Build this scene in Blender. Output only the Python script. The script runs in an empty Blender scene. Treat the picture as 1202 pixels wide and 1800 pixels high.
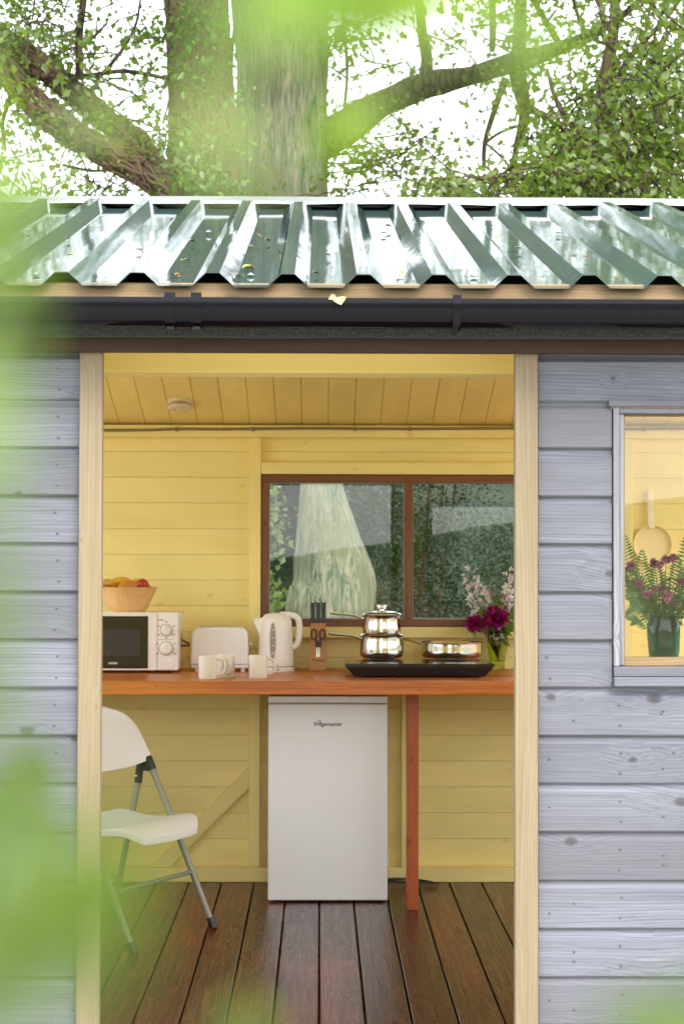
import bpy, bmesh, math, random
import numpy as np
from mathutils import Vector, Matrix, noise
R = math.radians
rnd = random.Random(7)
C = bpy.context.scene.collection
S = bpy.context.scene

# ---------------------------------------------------------------- camera
EYE = 1.43
F_PX = 3250.0                       # focal length in photo pixels (1202 x 1800)
cam_d = bpy.data.cameras.new('camera')
cam = bpy.data.objects.new('camera', cam_d); C.objects.link(cam)
cam_d.sensor_fit = 'VERTICAL'; cam_d.sensor_height = 36.0; cam_d.lens = 36.0 * F_PX / 1800
cam_d.clip_start = 0.02; cam_d.clip_end = 2000
CAM_M = Matrix.Rotation(R(-0.69), 3, 'Z') @ Matrix.Rotation(R(90 + 1.5), 3, 'X') @ Matrix.Rotation(R(0.12), 3, 'Z')
cam.matrix_world = Matrix.Translation((0, 0, EYE)) @ CAM_M.to_4x4()
cam_d.dof.use_dof = True
cam_d.dof.focus_distance = 5.8
cam_d.dof.aperture_fstop = 6.6
cam_d.dof.aperture_blades = 0
S.camera = cam

# ---------------------------------------------------------------- world and sun
SUN_EL, SUN_AZ = 48, 155            # azimuth clockwise from +Y; the sun is high behind the camera
w = bpy.data.worlds.new('World'); S.world = w; w.use_nodes = True
nt = w.node_tree; bg = nt.nodes['Background']
sky = nt.nodes.new('ShaderNodeTexSky'); sky.sky_type = 'NISHITA'; sky.sun_disc = False
sky.sun_elevation = R(SUN_EL); sky.sun_rotation = R(SUN_AZ)
sky.air_density = 1.0; sky.dust_density = 3.0; sky.ozone_density = 1.0
mxs = nt.nodes.new('ShaderNodeMixRGB'); mxs.inputs['Fac'].default_value = 0.72
mxs.inputs['Color2'].default_value = (11.0, 11.3, 11.8, 1)        # thin even cloud cover
nt.links.new(sky.outputs[0], mxs.inputs['Color1'])
nt.links.new(mxs.outputs[0], bg.inputs['Color'])
bg.inputs['Strength'].default_value = 0.15
sun_d = bpy.data.lights.new('sun', 'SUN'); sun_d.energy = 1.5; sun_d.angle = R(30); sun_d.color = (1, 0.95, 0.86)
sun = bpy.data.objects.new('sun', sun_d); C.objects.link(sun)
sd = Vector((math.sin(R(SUN_AZ)) * math.cos(R(SUN_EL)), math.cos(R(SUN_AZ)) * math.cos(R(SUN_EL)), math.sin(R(SUN_EL))))
sun.rotation_euler = sd.to_track_quat('Z', 'Y').to_euler()
sun.location = (0, -5, 12)
S.view_settings.view_transform = 'Standard'; S.view_settings.look = 'None'
S.view_settings.gamma = 1.0; S.view_settings.use_curve_mapping = False
S.view_settings.exposure = 1.40
S.cycles.use_denoising = True
S.cycles.max_bounces = 14; S.cycles.diffuse_bounces = 8; S.cycles.glossy_bounces = 6
S.cycles.transmission_bounces = 10; S.cycles.transparent_max_bounces = 16
S.cycles.sample_clamp_indirect = 8.0
S.cycles.caustics_reflective = False; S.cycles.caustics_refractive = False

# ---------------------------------------------------------------- helpers
def ray(px, py):
    return CAM_M @ Vector(((px - 601) / F_PX, (900 - py) / F_PX, -1))
def at(px, py, Y):                  # point on the plane y = Y seen at a photo pixel
    v = ray(px, py); t = Y / v.y
    return Vector((v.x * t, Y, EYE + v.z * t))
def onz(px, py, z):                 # point on the plane z seen at a photo pixel
    v = ray(px, py); t = (z - EYE) / v.z
    return Vector((v.x * t, v.y * t, z))

def tag(o, label=None, cat=None, group=None, kind=None):
    if label: o['label'] = label
    if cat: o['category'] = cat
    if group: o['group'] = group
    if kind: o['kind'] = kind
    return o
def thing(name, label, cat, loc=(0, 0, 0), rz=0, group=None):
    o = bpy.data.objects.new(name, None); C.objects.link(o)
    o.location = loc; o.rotation_euler = (0, 0, rz); o.empty_display_size = 0.1
    return tag(o, label, cat, group)
def node(name, parent):             # an Empty that is a part with pieces
    o = bpy.data.objects.new(name, None); C.objects.link(o); o.parent = parent; o.empty_display_size = 0.1
    return o
def place(name, mesh, parent, loc=(0, 0, 0), rot=(0, 0, 0)):
    o = bpy.data.objects.new(name, mesh); C.objects.link(o); o.parent = parent
    o.location = loc; o.rotation_euler = rot
    return o
def copy_tree(o, parent=None):
    c = o.copy(); C.objects.link(c); c.parent = parent
    for ch in o.children: copy_tree(ch, c)
    return c

class MB:
    def __init__(s): s.v = []; s.f = []; s.mi = []
    def add(s, vs, fs, mi=0):
        n = len(s.v); s.v += [tuple(v) for v in vs]
        for f in fs: s.f.append([i + n for i in f]); s.mi.append(mi)
        return s
    def box(s, c, d, rot=None, mi=0):
        x, y, z = d[0] / 2, d[1] / 2, d[2] / 2
        vs = [Vector(p) for p in [(-x,-y,-z),(x,-y,-z),(x,y,-z),(-x,y,-z),(-x,-y,z),(x,-y,z),(x,y,z),(-x,y,z)]]
        if rot is not None: vs = [rot @ v for v in vs]
        c = Vector(c)
        return s.add([v + c for v in vs], [(3,2,1,0),(4,5,6,7),(0,1,5,4),(1,2,6,5),(2,3,7,6),(3,0,4,7)], mi)
    def tube(s, pts, rad, n=8, caps=True, mi=0, flat=None, up=None):
        pts = [Vector(p) for p in pts]
        if not hasattr(rad, '__len__'): rad = [rad] * len(pts)
        vs = []; prev = None
        for i, p in enumerate(pts):
            t = (pts[min(i + 1, len(pts) - 1)] - pts[max(i - 1, 0)]).normalized()
            if prev is None:
                a = Vector(up) if up else (Vector((0, 0, 1)) if abs(t.z) < 0.9 else Vector((1, 0, 0)))
                u = (a - t * a.dot(t)).normalized()
            else:
                u = (prev - t * prev.dot(t)).normalized()
            prev = u; q = t.cross(u)
            fl = flat if flat else 1.0
            for k in range(n):
                th = 2 * math.pi * k / n
                vs.append(p + u * (math.cos(th) * rad[i] * fl) + q * (math.sin(th) * rad[i]))
        fs = []
        for i in range(len(pts) - 1):
            for k in range(n):
                a = i * n + k; b = i * n + (k + 1) % n
                fs.append((a, b, b + n, a + n))
        if caps:
            fs.append(tuple(range(n - 1, -1, -1))); m = (len(pts) - 1) * n
            fs.append(tuple(range(m, m + n)))
        return s.add(vs, fs, mi)
    def lathe(s, prof, n=32, c=(0, 0, 0), mi=0, sx=1.0, sy=1.0):
        vs = []; fs = []; idx = []
        for r, z in prof:
            if r < 1e-6: vs.append((c[0], c[1], c[2] + z)); idx.append([len(vs) - 1] * n)
            else:
                row = []
                for k in range(n):
                    t = 2 * math.pi * k / n
                    vs.append((c[0] + r * math.cos(t) * sx, c[1] + r * math.sin(t) * sy, c[2] + z)); row.append(len(vs) - 1)
                idx.append(row)
        for i in range(len(prof) - 1):
            for k in range(n):
                a, b = idx[i][k], idx[i][(k + 1) % n]; d, e = idx[i + 1][k], idx[i + 1][(k + 1) % n]
                f = []
                for q in (a, b, e, d):
                    if q not in f: f.append(q)
                if len(f) > 2: fs.append(f)
        return s.add(vs, fs, mi)
    def prism(s, poly, a, b, axis='x', mi=0):
        n = len(poly)
        if axis == 'x': g = lambda p, t: (t, p[0], p[1])
        elif axis == 'y': g = lambda p, t: (p[0], t, p[1])
        else: g = lambda p, t: (p[0], p[1], t)
        vs = [g(p, a) for p in poly] + [g(p, b) for p in poly]
        fs = [tuple(range(n)), tuple(range(2 * n - 1, n - 1, -1))]
        for i in range(n):
            j = (i + 1) % n
            fs.append((i, i + n, j + n, j))
        return s.add(vs, fs, mi)
    def sphere(s, c, r, n=12, m=8, mi=0, jit=0):
        if not hasattr(r, '__len__'): r = (r, r, r)
        prof = [(math.sin(math.pi * i / m), -math.cos(math.pi * i / m)) for i in range(m + 1)]
        k = len(s.v); s.lathe([(a if 0 < i < m else 0, b) for i, (a, b) in enumerate(prof)], n, (0, 0, 0), mi)
        for i in range(k, len(s.v)):
            x, y, z = s.v[i]; s.v[i] = (c[0] + x * r[0], c[1] + y * r[1], c[2] + z * r[2])
        return s
    def mesh(s, name, mats, smooth=None, weld=False):
        me = bpy.data.meshes.new(name)
        me.from_pydata(s.v, [], s.f)
        bm = bmesh.new(); bm.from_mesh(me)
        if weld: bmesh.ops.remove_doubles(bm, verts=bm.verts, dist=1e-5)
        bmesh.ops.recalc_face_normals(bm, faces=bm.faces); bm.to_mesh(me); bm.free()
        if not isinstance(mats, (list, tuple)): mats = [mats]
        for m in mats: me.materials.append(m)
        if len(mats) > 1 and len(me.polygons) == len(s.mi): me.polygons.foreach_set('material_index', s.mi)
        if smooth is not None:
            me.polygons.foreach_set('use_smooth', [True] * len(me.polygons))
            me.set_sharp_from_angle(angle=R(smooth))
        me.update()
        return me
    def build(s, name, mats, parent=None, smooth=None, loc=(0, 0, 0), bevel=0, seg=2, center=False):
        if center:
            a = np.array(s.v); c = (a.min(0) + a.max(0)) / 2
            s.v = [tuple(v) for v in (a - c)]; loc = tuple(Vector(loc) + Vector(c))
        o = bpy.data.objects.new(name, s.mesh(name, mats, smooth)); C.objects.link(o)
        o.parent = parent; o.location = loc
        if bevel:
            m = o.modifiers.new('bevel', 'BEVEL'); m.width = bevel; m.segments = seg; m.limit_method = 'ANGLE'; m.angle_limit = R(40)
            m.harden_normals = False
        return o

def tri_mesh(name, V, Fc, mats, smooth=False):      # numpy arrays to a mesh
    me = bpy.data.meshes.new(name)
    n, m = len(V), len(Fc); k = Fc.shape[1]
    me.vertices.add(n); me.vertices.foreach_set('co', np.asarray(V, np.float32).ravel())
    me.loops.add(m * k); me.loops.foreach_set('vertex_index', np.asarray(Fc, np.int32).ravel())
    me.polygons.add(m); me.polygons.foreach_set('loop_start', np.arange(0, m * k, k, dtype=np.int32))
    if smooth: me.polygons.foreach_set('use_smooth', [True] * m)
    for q in (mats if isinstance(mats, (list, tuple)) else [mats]): me.materials.append(q)
    me.update(calc_edges=True); me.validate()
    return me

def letters(name, txt, size, mat, parent, loc, rot=(R(90), 0, 0), bold=0.0):
    cu = bpy.data.curves.new(name, 'FONT'); cu.body = txt; cu.size = size; cu.extrude = 0.0004
    cu.align_x = 'CENTER'; cu.offset = bold; cu.resolution_u = 3
    cu.materials.append(mat)
    tmp = bpy.data.objects.new(name, cu); C.objects.link(tmp)
    bpy.context.view_layer.update()
    me = bpy.data.meshes.new_from_object(tmp.evaluated_get(bpy.context.evaluated_depsgraph_get()))
    bpy.data.objects.remove(tmp); bpy.data.curves.remove(cu)
    o = bpy.data.objects.new(name, me); C.objects.link(o); o.parent = parent
    o.location = loc; o.rotation_euler = rot
    return o

# ---------------------------------------------------------------- materials
def new_mat(name):
    m = bpy.data.materials.new(name); m.use_nodes = True
    return m, m.node_tree, m.node_tree.nodes['Principled BSDF']
def nd(t, typ, **kw):
    n = t.nodes.new(typ)
    for k, v in kw.items():
        if k in n.inputs: n.inputs[k].default_value = v
        else: setattr(n, k, v)
    return n
def math_n(t, op, a, b=None, clamp=False):
    n = t.nodes.new('ShaderNodeMath'); n.operation = op; n.use_clamp = clamp
    for i, q in enumerate((a, b)):
        if q is None: continue
        if isinstance(q, (int, float)): n.inputs[i].default_value = q
        else: t.links.new(q, n.inputs[i])
    return n.outputs[0]
def ramp(t, src, stops):
    n = t.nodes.new('ShaderNodeValToRGB'); e = n.color_ramp.elements
    while len(e) < len(stops): e.new(0.5)
    for i, (p, c) in enumerate(stops):
        e[i].position = p; e[i].color = (c, c, c, 1) if isinstance(c, (int, float)) else (*c, 1)
    t.links.new(src, n.inputs[0])
    return n.outputs[0]
def mixc(t, fac, a, b, mode='MIX'):
    n = t.nodes.new('ShaderNodeMixRGB'); n.blend_type = mode
    for i, q in zip(('Fac', 'Color1', 'Color2'), (fac, a, b)):
        if isinstance(q, (int, float)): n.inputs[i].default_value = q
        elif isinstance(q, tuple): n.inputs[i].default_value = (*q, 1)
        else: t.links.new(q, n.inputs[i])
    return n.outputs[0]
def noise_n(t, vec, scale, detail=3, rough=0.5, dist=0.0):
    n = t.nodes.new('ShaderNodeTexNoise'); n.inputs['Scale'].default_value = scale
    n.inputs['Detail'].default_value = detail; n.inputs['Roughness'].default_value = rough; n.inputs['Distortion'].default_value = dist
    if vec is not None: t.links.new(vec, n.inputs['Vector'])
    return n.outputs['Fac']
def obj_coord(t, rand=True):
    tc = t.nodes.new('ShaderNodeTexCoord')
    if not rand: return tc.outputs['Object']
    oi = t.nodes.new('ShaderNodeObjectInfo')
    cb = t.nodes.new('ShaderNodeCombineXYZ')
    for i, k in enumerate((37.0, 91.0, 53.0)):
        t.links.new(math_n(t, 'MULTIPLY', oi.outputs['Random'], k), cb.inputs[i])
    ad = t.nodes.new('ShaderNodeVectorMath'); ad.operation = 'ADD'
    t.links.new(tc.outputs['Object'], ad.inputs[0]); t.links.new(cb.outputs[0], ad.inputs[1])
    return ad.outputs[0]
def scaled(t, vec, sc):
    n = t.nodes.new('ShaderNodeVectorMath'); n.operation = 'MULTIPLY'; n.inputs[1].default_value = sc
    t.links.new(vec, n.inputs[0]); return n.outputs[0]
def bump(t, h, bsdf, strength=0.3, dist=0.002):
    b = t.nodes.new('ShaderNodeBump'); b.inputs['Strength'].default_value = strength; b.inputs['Distance'].default_value = dist
    t.links.new(h, b.inputs['Height']); t.links.new(b.outputs[0], bsdf.inputs['Normal'])

def plain(name, col, rough=0.5, metal=0.0, spec=0.5, var=0.0, coat=0.0, scale=8.0, bmp=0.0):
    m, t, b = new_mat(name)
    b.inputs['Base Color'].default_value = (*col, 1); b.inputs['Roughness'].default_value = rough
    b.inputs['Metallic'].default_value = metal; b.inputs['Specular IOR Level'].default_value = spec
    b.inputs['Coat Weight'].default_value = coat; b.inputs['Coat Roughness'].default_value = 0.08
    v = obj_coord(t, False)
    nz = noise_n(t, v, scale, 4, 0.6)
    if var:
        t.links.new(mixc(t, nz, tuple(c * (1 - var) for c in col), tuple(min(1, c * (1 + var)) for c in col)), b.inputs['Base Color'])
    rr = math_n(t, 'ADD', math_n(t, 'MULTIPLY', nz, 0.16), max(0.0, rough - 0.08), True)
    t.links.new(rr, b.inputs['Roughness'])
    if bmp: bump(t, noise_n(t, v, scale * 8, 3), b, bmp, 0.001)
    return m

def wood(name, light, dark, axis='x', knot=(0.2, 0.1, 0.05), contrast=1.0, rough=0.6, bmp=0.4, knots=0.5, board_var=0.12,
         spec=0.4, fine=0.5, wear=None, tint=None, knot_scale=1.0, across=75.0):
    m, t, b = new_mat(name)
    v = obj_coord(t)
    ax = 'xyz'.index(axis)
    def sc(a, c): q = [c, c, c]; q[ax] = a; return tuple(q)
    # knots: sparse cells in the plane of the face; the grain swerves round them
    sp = t.nodes.new('ShaderNodeSeparateXYZ'); t.links.new(v, sp.inputs[0])
    al = sp.outputs[ax]; ac = sp.outputs[{'x': 2, 'y': 0, 'z': 0}[axis]]
    pl = t.nodes.new('ShaderNodeCombineXYZ')
    t.links.new(math_n(t, 'MULTIPLY', al, 5.0 * knot_scale), pl.inputs[0]); t.links.new(math_n(t, 'MULTIPLY', ac, 8.0 * knot_scale), pl.inputs[1])
    wob = t.nodes.new('ShaderNodeVectorMath'); wob.operation = 'ADD'
    nzw = t.nodes.new('ShaderNodeTexNoise'); nzw.inputs['Scale'].default_value = 60.0; t.links.new(v, nzw.inputs['Vector'])
    sw = t.nodes.new('ShaderNodeVectorMath'); sw.operation = 'SCALE'; sw.inputs['Scale'].default_value = 0.05
    t.links.new(nzw.outputs['Color'], sw.inputs[0]); t.links.new(pl.outputs[0], wob.inputs[0]); t.links.new(sw.outputs[0], wob.inputs[1])
    vo = t.nodes.new('ShaderNodeTexVoronoi'); vo.voronoi_dimensions = '2D'; vo.feature = 'F1'; vo.inputs['Scale'].default_value = 1.0
    t.links.new(wob.outputs[0], vo.inputs['Vector'])
    sc3 = t.nodes.new('ShaderNodeSeparateColor'); t.links.new(vo.outputs['Color'], sc3.inputs[0])
    on = ramp(t, sc3.outputs[1], [(0.40, 0.0), (0.42, 1.0)])
    rad = math_n(t, 'ADD', math_n(t, 'MULTIPLY', math_n(t, 'POWER', sc3.outputs[0], 2.0), 0.075), 0.022)
    d = math_n(t, 'DIVIDE', vo.outputs['Distance'], rad)
    kmask = math_n(t, 'MULTIPLY', ramp(t, math_n(t, 'MULTIPLY', d, 0.5), [(0.0, 1.0), (0.34, 0.85), (0.62, 0.0)]), on)
    swerve = math_n(t, 'MULTIPLY', math_n(t, 'MULTIPLY', ramp(t, math_n(t, 'MULTIPLY', d, 0.125), [(0.0, 1.0), (0.35, 0.5), (1.0, 0.0)]), on), math_n(t, 'ADD', sc3.outputs[0], 0.25))
    warp = noise_n(t, scaled(t, v, sc(1.0, 5.0)), 1.0, 2)
    cb = t.nodes.new('ShaderNodeCombineXYZ')
    off = math_n(t, 'ADD', math_n(t, 'MULTIPLY', swerve, 0.024), math_n(t, 'MULTIPLY', warp, 0.06))
    for i in range(3):
        if i != ax: t.links.new(off, cb.inputs[i])
    ad = t.nodes.new('ShaderNodeVectorMath'); ad.operation = 'ADD'
    t.links.new(v, ad.inputs[0]); t.links.new(cb.outputs[0], ad.inputs[1])
    g1 = noise_n(t, scaled(t, ad.outputs[0], sc(1.5, across)), 1.0, 6, 0.66, 0.25)
    g2 = noise_n(t, scaled(t, ad.outputs[0], sc(9.0, 420.0)), 1.0, 3, 0.6)
    sp2 = t.nodes.new('ShaderNodeSeparateXYZ'); t.links.new(ad.outputs[0], sp2.inputs[0])
    rg_ = math_n(t, 'SINE', math_n(t, 'MULTIPLY', sp2.outputs[{'x': 2, 'y': 0, 'z': 0}[axis]], 780.0 if axis != 'z' else 620.0))
    rg_ = math_n(t, 'MULTIPLY', rg_, math_n(t, 'MULTIPLY', noise_n(t, scaled(t, v, sc(2.0, 14.0)), 1.0, 2), 0.11))
    g = math_n(t, 'ADD', math_n(t, 'MULTIPLY', g1, 1 - fine * 0.5), math_n(t, 'MULTIPLY', g2, fine * 0.5))
    g = math_n(t, 'ADD', g, rg_)
    lo, hi = 0.5 - 0.2 / contrast, 0.5 + 0.2 / contrast
    gm = ramp(t, g, [(max(0, lo), 0.0), (min(1, hi), 1.0)])
    col = mixc(t, gm, dark, light)
    blot = noise_n(t, scaled(t, v, sc(2.0, 6.0)), 1.0, 3)
    col = mixc(t, math_n(t, 'MULTIPLY', ramp(t, blot, [(0.38, 1.0), (0.62, 0.0)]), 0.28), col, tuple(c * 0.72 for c in dark))
    if tint: col = mixc(t, math_n(t, 'MULTIPLY', ramp(t, noise_n(t, scaled(t, v, sc(0.9, 3.0)), 1.0, 2), [(0.45, 0.0), (0.65, 1.0)]), 0.6), col, tint)
    if wear:
        wn = noise_n(t, scaled(t, v, (14.0, 14.0, 14.0)), 1.0, 6, 0.7, 1.2)
        col = mixc(t, math_n(t, 'MULTIPLY', ramp(t, wn, [(0.60, 0.0), (0.74, 1.0)]), 0.5), col, wear)
    col = mixc(t, math_n(t, 'MULTIPLY', kmask, knots), col, knot)
    oi = t.nodes.new('ShaderNodeObjectInfo')
    k = math_n(t, 'ADD', math_n(t, 'MULTIPLY', oi.outputs['Random'], board_var * 2), 1 - board_var)
    hs = t.nodes.new('ShaderNodeHueSaturation'); t.links.new(col, hs.inputs['Color']); t.links.new(k, hs.inputs['Value'])
    t.links.new(hs.outputs[0], b.inputs['Base Color'])
    t.links.new(math_n(t, 'ADD', math_n(t, 'MULTIPLY', g, -0.25), rough + 0.12, True), b.inputs['Roughness'])
    b.inputs['Specular IOR Level'].default_value = spec
    bump(t, math_n(t, 'SUBTRACT', g, math_n(t, 'MULTIPLY', kmask, 0.3)), b, bmp, 0.0015)
    return m

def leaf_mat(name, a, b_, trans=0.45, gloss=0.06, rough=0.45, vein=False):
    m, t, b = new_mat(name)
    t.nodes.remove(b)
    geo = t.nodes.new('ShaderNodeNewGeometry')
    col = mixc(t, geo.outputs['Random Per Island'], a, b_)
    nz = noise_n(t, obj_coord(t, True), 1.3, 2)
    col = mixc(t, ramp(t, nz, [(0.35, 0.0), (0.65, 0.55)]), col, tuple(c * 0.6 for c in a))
    df = t.nodes.new('ShaderNodeBsdfDiffuse'); tr = t.nodes.new('ShaderNodeBsdfTranslucent'); gl = t.nodes.new('ShaderNodeBsdfGlossy')
    gl.inputs['Roughness'].default_value = rough
    t.links.new(col, df.inputs[0])
    t.links.new(mixc(t, 0.5, col, (0.30, 0.42, 0.03)) if trans > 0.3 else col, tr.inputs[0])
    m1 = t.nodes.new('ShaderNodeMixShader'); m1.inputs[0].default_value = trans
    t.links.new(df.outputs[0], m1.inputs[1]); t.links.new(tr.outputs[0], m1.inputs[2])
    m2 = t.nodes.new('ShaderNodeMixShader'); m2.inputs[0].default_value = gloss
    t.links.new(m1.outputs[0], m2.inputs[1]); t.links.new(gl.outputs[0], m2.inputs[2])
    t.links.new(m2.outputs[0], t.nodes['Material Output'].inputs[0])
    return m

def pane_mat(name, tint=(0.93, 0.96, 0.94), ior=1.5, dirt=0.02, soft=0.0):
    m, t, b = new_mat(name); t.nodes.remove(b)
    tr = t.nodes.new('ShaderNodeBsdfRefraction' if soft else 'ShaderNodeBsdfTransparent'); tr.inputs[0].default_value = (*tint, 1)
    if soft: tr.inputs['IOR'].default_value = 1.001; tr.inputs['Roughness'].default_value = soft
    gl = t.nodes.new('ShaderNodeBsdfGlossy'); gl.inputs['Roughness'].default_value = 0.005
    fr = t.nodes.new('ShaderNodeFresnel'); fr.inputs[0].default_value = ior
    df = t.nodes.new('ShaderNodeBsdfDiffuse'); df.inputs[0].default_value = (0.6, 0.63, 0.62, 1)
    v = obj_coord(t)
    nz = noise_n(t, v, 5.0, 6, 0.7, 0.6)
    md = t.nodes.new('ShaderNodeMixShader')
    t.links.new(math_n(t, 'MULTIPLY', ramp(t, nz, [(0.35, 0.3), (0.7, 1.0)]), dirt), md.inputs[0])
    t.links.new(tr.outputs[0], md.inputs[1]); t.links.new(df.outputs[0], md.inputs[2])
    m1 = t.nodes.new('ShaderNodeMixShader'); t.links.new(fr.outputs[0], m1.inputs[0])
    t.links.new(md.outputs[0], m1.inputs[1]); t.links.new(gl.outputs[0], m1.inputs[2])
    bp = t.nodes.new('ShaderNodeBump'); bp.inputs['Strength'].default_value = 0.02; bp.inputs['Distance'].default_value = 0.01
    t.links.new(noise_n(t, v, 2.0, 1), bp.inputs['Height']); t.links.new(bp.outputs[0], gl.inputs['Normal'])
    t.links.new(m1.outputs[0], t.nodes['Material Output'].inputs[0])
    return m

M = {}
M['grey_x'] = wood('weathered_grey_cladding', (0.178, 0.188, 0.222), (0.092, 0.098, 0.120), 'x', knot=(0.045, 0.042, 0.046), contrast=1.25, rough=0.7, knots=0.9, across=125.0, fine=0.7, tint=(0.115, 0.115, 0.128), bmp=0.6, board_var=0.1)
M['grey_z'] = wood('weathered_grey_trim', (0.26, 0.26, 0.275), (0.135, 0.135, 0.15), 'z', knot=(0.12, 0.10, 0.09), contrast=1.5, rough=0.7, bmp=0.6)
M['pine_z'] = wood('raw_pine_upright', (0.245, 0.20, 0.128), (0.185, 0.14, 0.078), 'z', knot=(0.17, 0.09, 0.04), contrast=1.2, rough=0.62, knots=0.65, board_var=0.03, bmp=0.25)
M['pine_x'] = wood('raw_pine_fascia', (0.30, 0.205, 0.10), (0.19, 0.12, 0.055), 'x', knot=(0.25, 0.11, 0.05), contrast=1.3, rough=0.6, knots=0.7, bmp=0.3)
YL, YD, YK = (0.90, 0.77, 0.31), (0.87, 0.732, 0.275), (0.70, 0.50, 0.20)
M['yellow_x'] = wood('yellow_paint_boards', YL, YD, 'x', knot=YK, contrast=0.8, rough=0.5, knots=0.5, board_var=0.03, bmp=0.25)
M['yellow_y'] = wood('yellow_paint_ceiling', YL, YD, 'y', knot=YK, contrast=0.8, rough=0.5, knots=0.35, board_var=0.03, bmp=0.2)
M['yellow_z'] = wood('yellow_paint_studs', YL, YD, 'z', knot=YK, contrast=0.8, rough=0.5, knots=0.3, board_var=0.02, bmp=0.2)
M['brown_x'] = wood('dark_brown_stain', (0.062, 0.033, 0.021), (0.036, 0.019, 0.012), 'x', knot=(0.03, 0.015, 0.01), contrast=1.0, spec=0.2, rough=0.5, knots=0.7, bmp=0.2)
FL = ((0.112, 0.038, 0.021), (0.026, 0.010, 0.006))
M['floor'] = wood('brown_floor_stain', FL[0], FL[1], 'y', knot=(0.03, 0.012, 0.008), contrast=1.5, rough=0.29, knots=0.9, bmp=0.5, knot_scale=0.8, board_var=0.25, spec=0.32, wear=(0.19, 0.11, 0.075), tint=(0.17, 0.027, 0.010))
M['red_x'] = wood('red_cedar_stain_top', (0.64, 0.20, 0.030), (0.33, 0.080, 0.012), 'x', knot=(0.09, 0.02, 0.008), contrast=1.6, tint=(0.68, 0.27, 0.045), rough=0.34, knots=0.85, bmp=0.3, wear=(0.50, 0.17, 0.06))
M['red_z'] = wood('red_cedar_stain_leg', (0.44, 0.105, 0.025), (0.28, 0.055, 0.014), 'z', knot=(0.12, 0.025, 0.01), contrast=1.0, rough=0.4, knots=0.8, bmp=0.3)
M['frame_x'] = wood('brown_window_stain', (0.25, 0.095, 0.033), (0.12, 0.042, 0.016), 'x', knot=(0.05, 0.016, 0.008), contrast=1.1, rough=0.4, knots=0.95, bmp=0.3, knot_scale=1.7)
M['frame_z'] = wood('brown_window_stain_upright', (0.25, 0.095, 0.033), (0.12, 0.042, 0.016), 'z', knot=(0.05, 0.016, 0.008), contrast=1.1, rough=0.4, knots=0.95, bmp=0.3, knot_scale=1.7)
M['bamboo'] = wood('bamboo_bowl', (0.80, 0.52, 0.24), (0.70, 0.41, 0.16), 'z', knot=(0.4, 0.2, 0.08), contrast=1.4, rough=0.42, knots=0.0, bmp=0.1, fine=0.2)
M['block_wood'] = wood('beech_block', (0.52, 0.26, 0.10), (0.40, 0.18, 0.06), 'z', contrast=1.2, rough=0.45, knots=0.0, bmp=0.1)
M['dark_gap'] = plain('dark_felt_backing', (0.02, 0.018, 0.016), 0.9)
M['white_pl'] = plain('white_enamel', (0.80, 0.80, 0.79), 0.28, var=0.01)
M['fridge'] = plain('white_fridge_enamel', (0.76, 0.77, 0.785), 0.2, var=0.01, coat=1.0)
M['cream_pl'] = plain('warm_white_plastic', (0.82, 0.79, 0.74), 0.35, var=0.015)
M['mug'] = plain('cream_glaze', (0.76, 0.73, 0.63), 0.16, var=0.015, coat=0.4)
M['chair_pl'] = plain('white_moulded_plastic', (0.80, 0.78, 0.76), 0.45, var=0.02, bmp=0.05)
M['chair_mt'] = plain('grey_powder_coat', (0.26, 0.25, 0.20), 0.38, spec=0.5, metal=0.25, var=0.05)
M['black_pl'] = plain('black_plastic', (0.012, 0.012, 0.014), 0.35, var=0.1)
M['gutter'] = plain('black_gutter_plastic', (0.003, 0.003, 0.006), 0.12, var=0.2, scale=14, spec=0.2)
M['black_gl'] = plain('black_glass', (0.010, 0.010, 0.011), 0.06, var=0.05, coat=0.5)
M['dark_win'] = plain('dark_oven_mesh', (0.035, 0.035, 0.036), 0.25)
M['steel'] = plain('polished_steel', (0.72, 0.70, 0.66), 0.13, metal=1.0, var=0.02)
M['steel_dull'] = plain('brushed_steel', (0.62, 0.60, 0.56), 0.3, metal=1.0)
M['nail'] = plain('nail_heads', (0.10, 0.10, 0.11), 0.5, metal=0.6)
M['screw'] = plain('zinc_screws', (0.55, 0.57, 0.58), 0.3, metal=0.9)
M['grey_lens'] = plain('smoked_gauge', (0.30, 0.26, 0.24), 0.3)
M['print_dark'] = plain('dark_print', (0.03, 0.035, 0.04), 0.5)
M['print_white'] = plain('white_print', (0.75, 0.75, 0.75), 0.5)
M['print_brown'] = plain('burnt_print', (0.10, 0.045, 0.02), 0.6)
M['cable'] = plain('black_cable', (0.03, 0.028, 0.025), 0.5)
M['cable_white'] = plain('pale_flex', (0.62, 0.60, 0.55), 0.5)
M['cable_yel'] = plain('painted_cable', (0.22, 0.16, 0.06), 0.55)
M['alarm'] = plain('alarm_plastic', (0.72, 0.62, 0.42), 0.45)
M['alarm_dark'] = plain('alarm_slots', (0.12, 0.10, 0.07), 0.6)
M['banana'] = plain('banana_skin', (0.72, 0.42, 0.03), 0.45, var=0.15, scale=30)
M['apple'] = plain('red_fruit', (0.40, 0.03, 0.02), 0.3, var=0.4, scale=20)
M['pear'] = plain('orange_fruit', (0.60, 0.24, 0.03), 0.45, var=0.15, scale=30)
M['stem'] = plain('green_stem', (0.10, 0.16, 0.03), 0.5, var=0.2)
M['twig'] = plain('brown_twig', (0.10, 0.065, 0.035), 0.7, var=0.3)
M['petal_mag'] = leaf_mat('magenta_petal', (0.30, 0.008, 0.12), (0.42, 0.015, 0.17), 0.25)
M['petal_white'] = leaf_mat('white_petal', (0.88, 0.85, 0.82), (0.92, 0.90, 0.88), 0.3)
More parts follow.
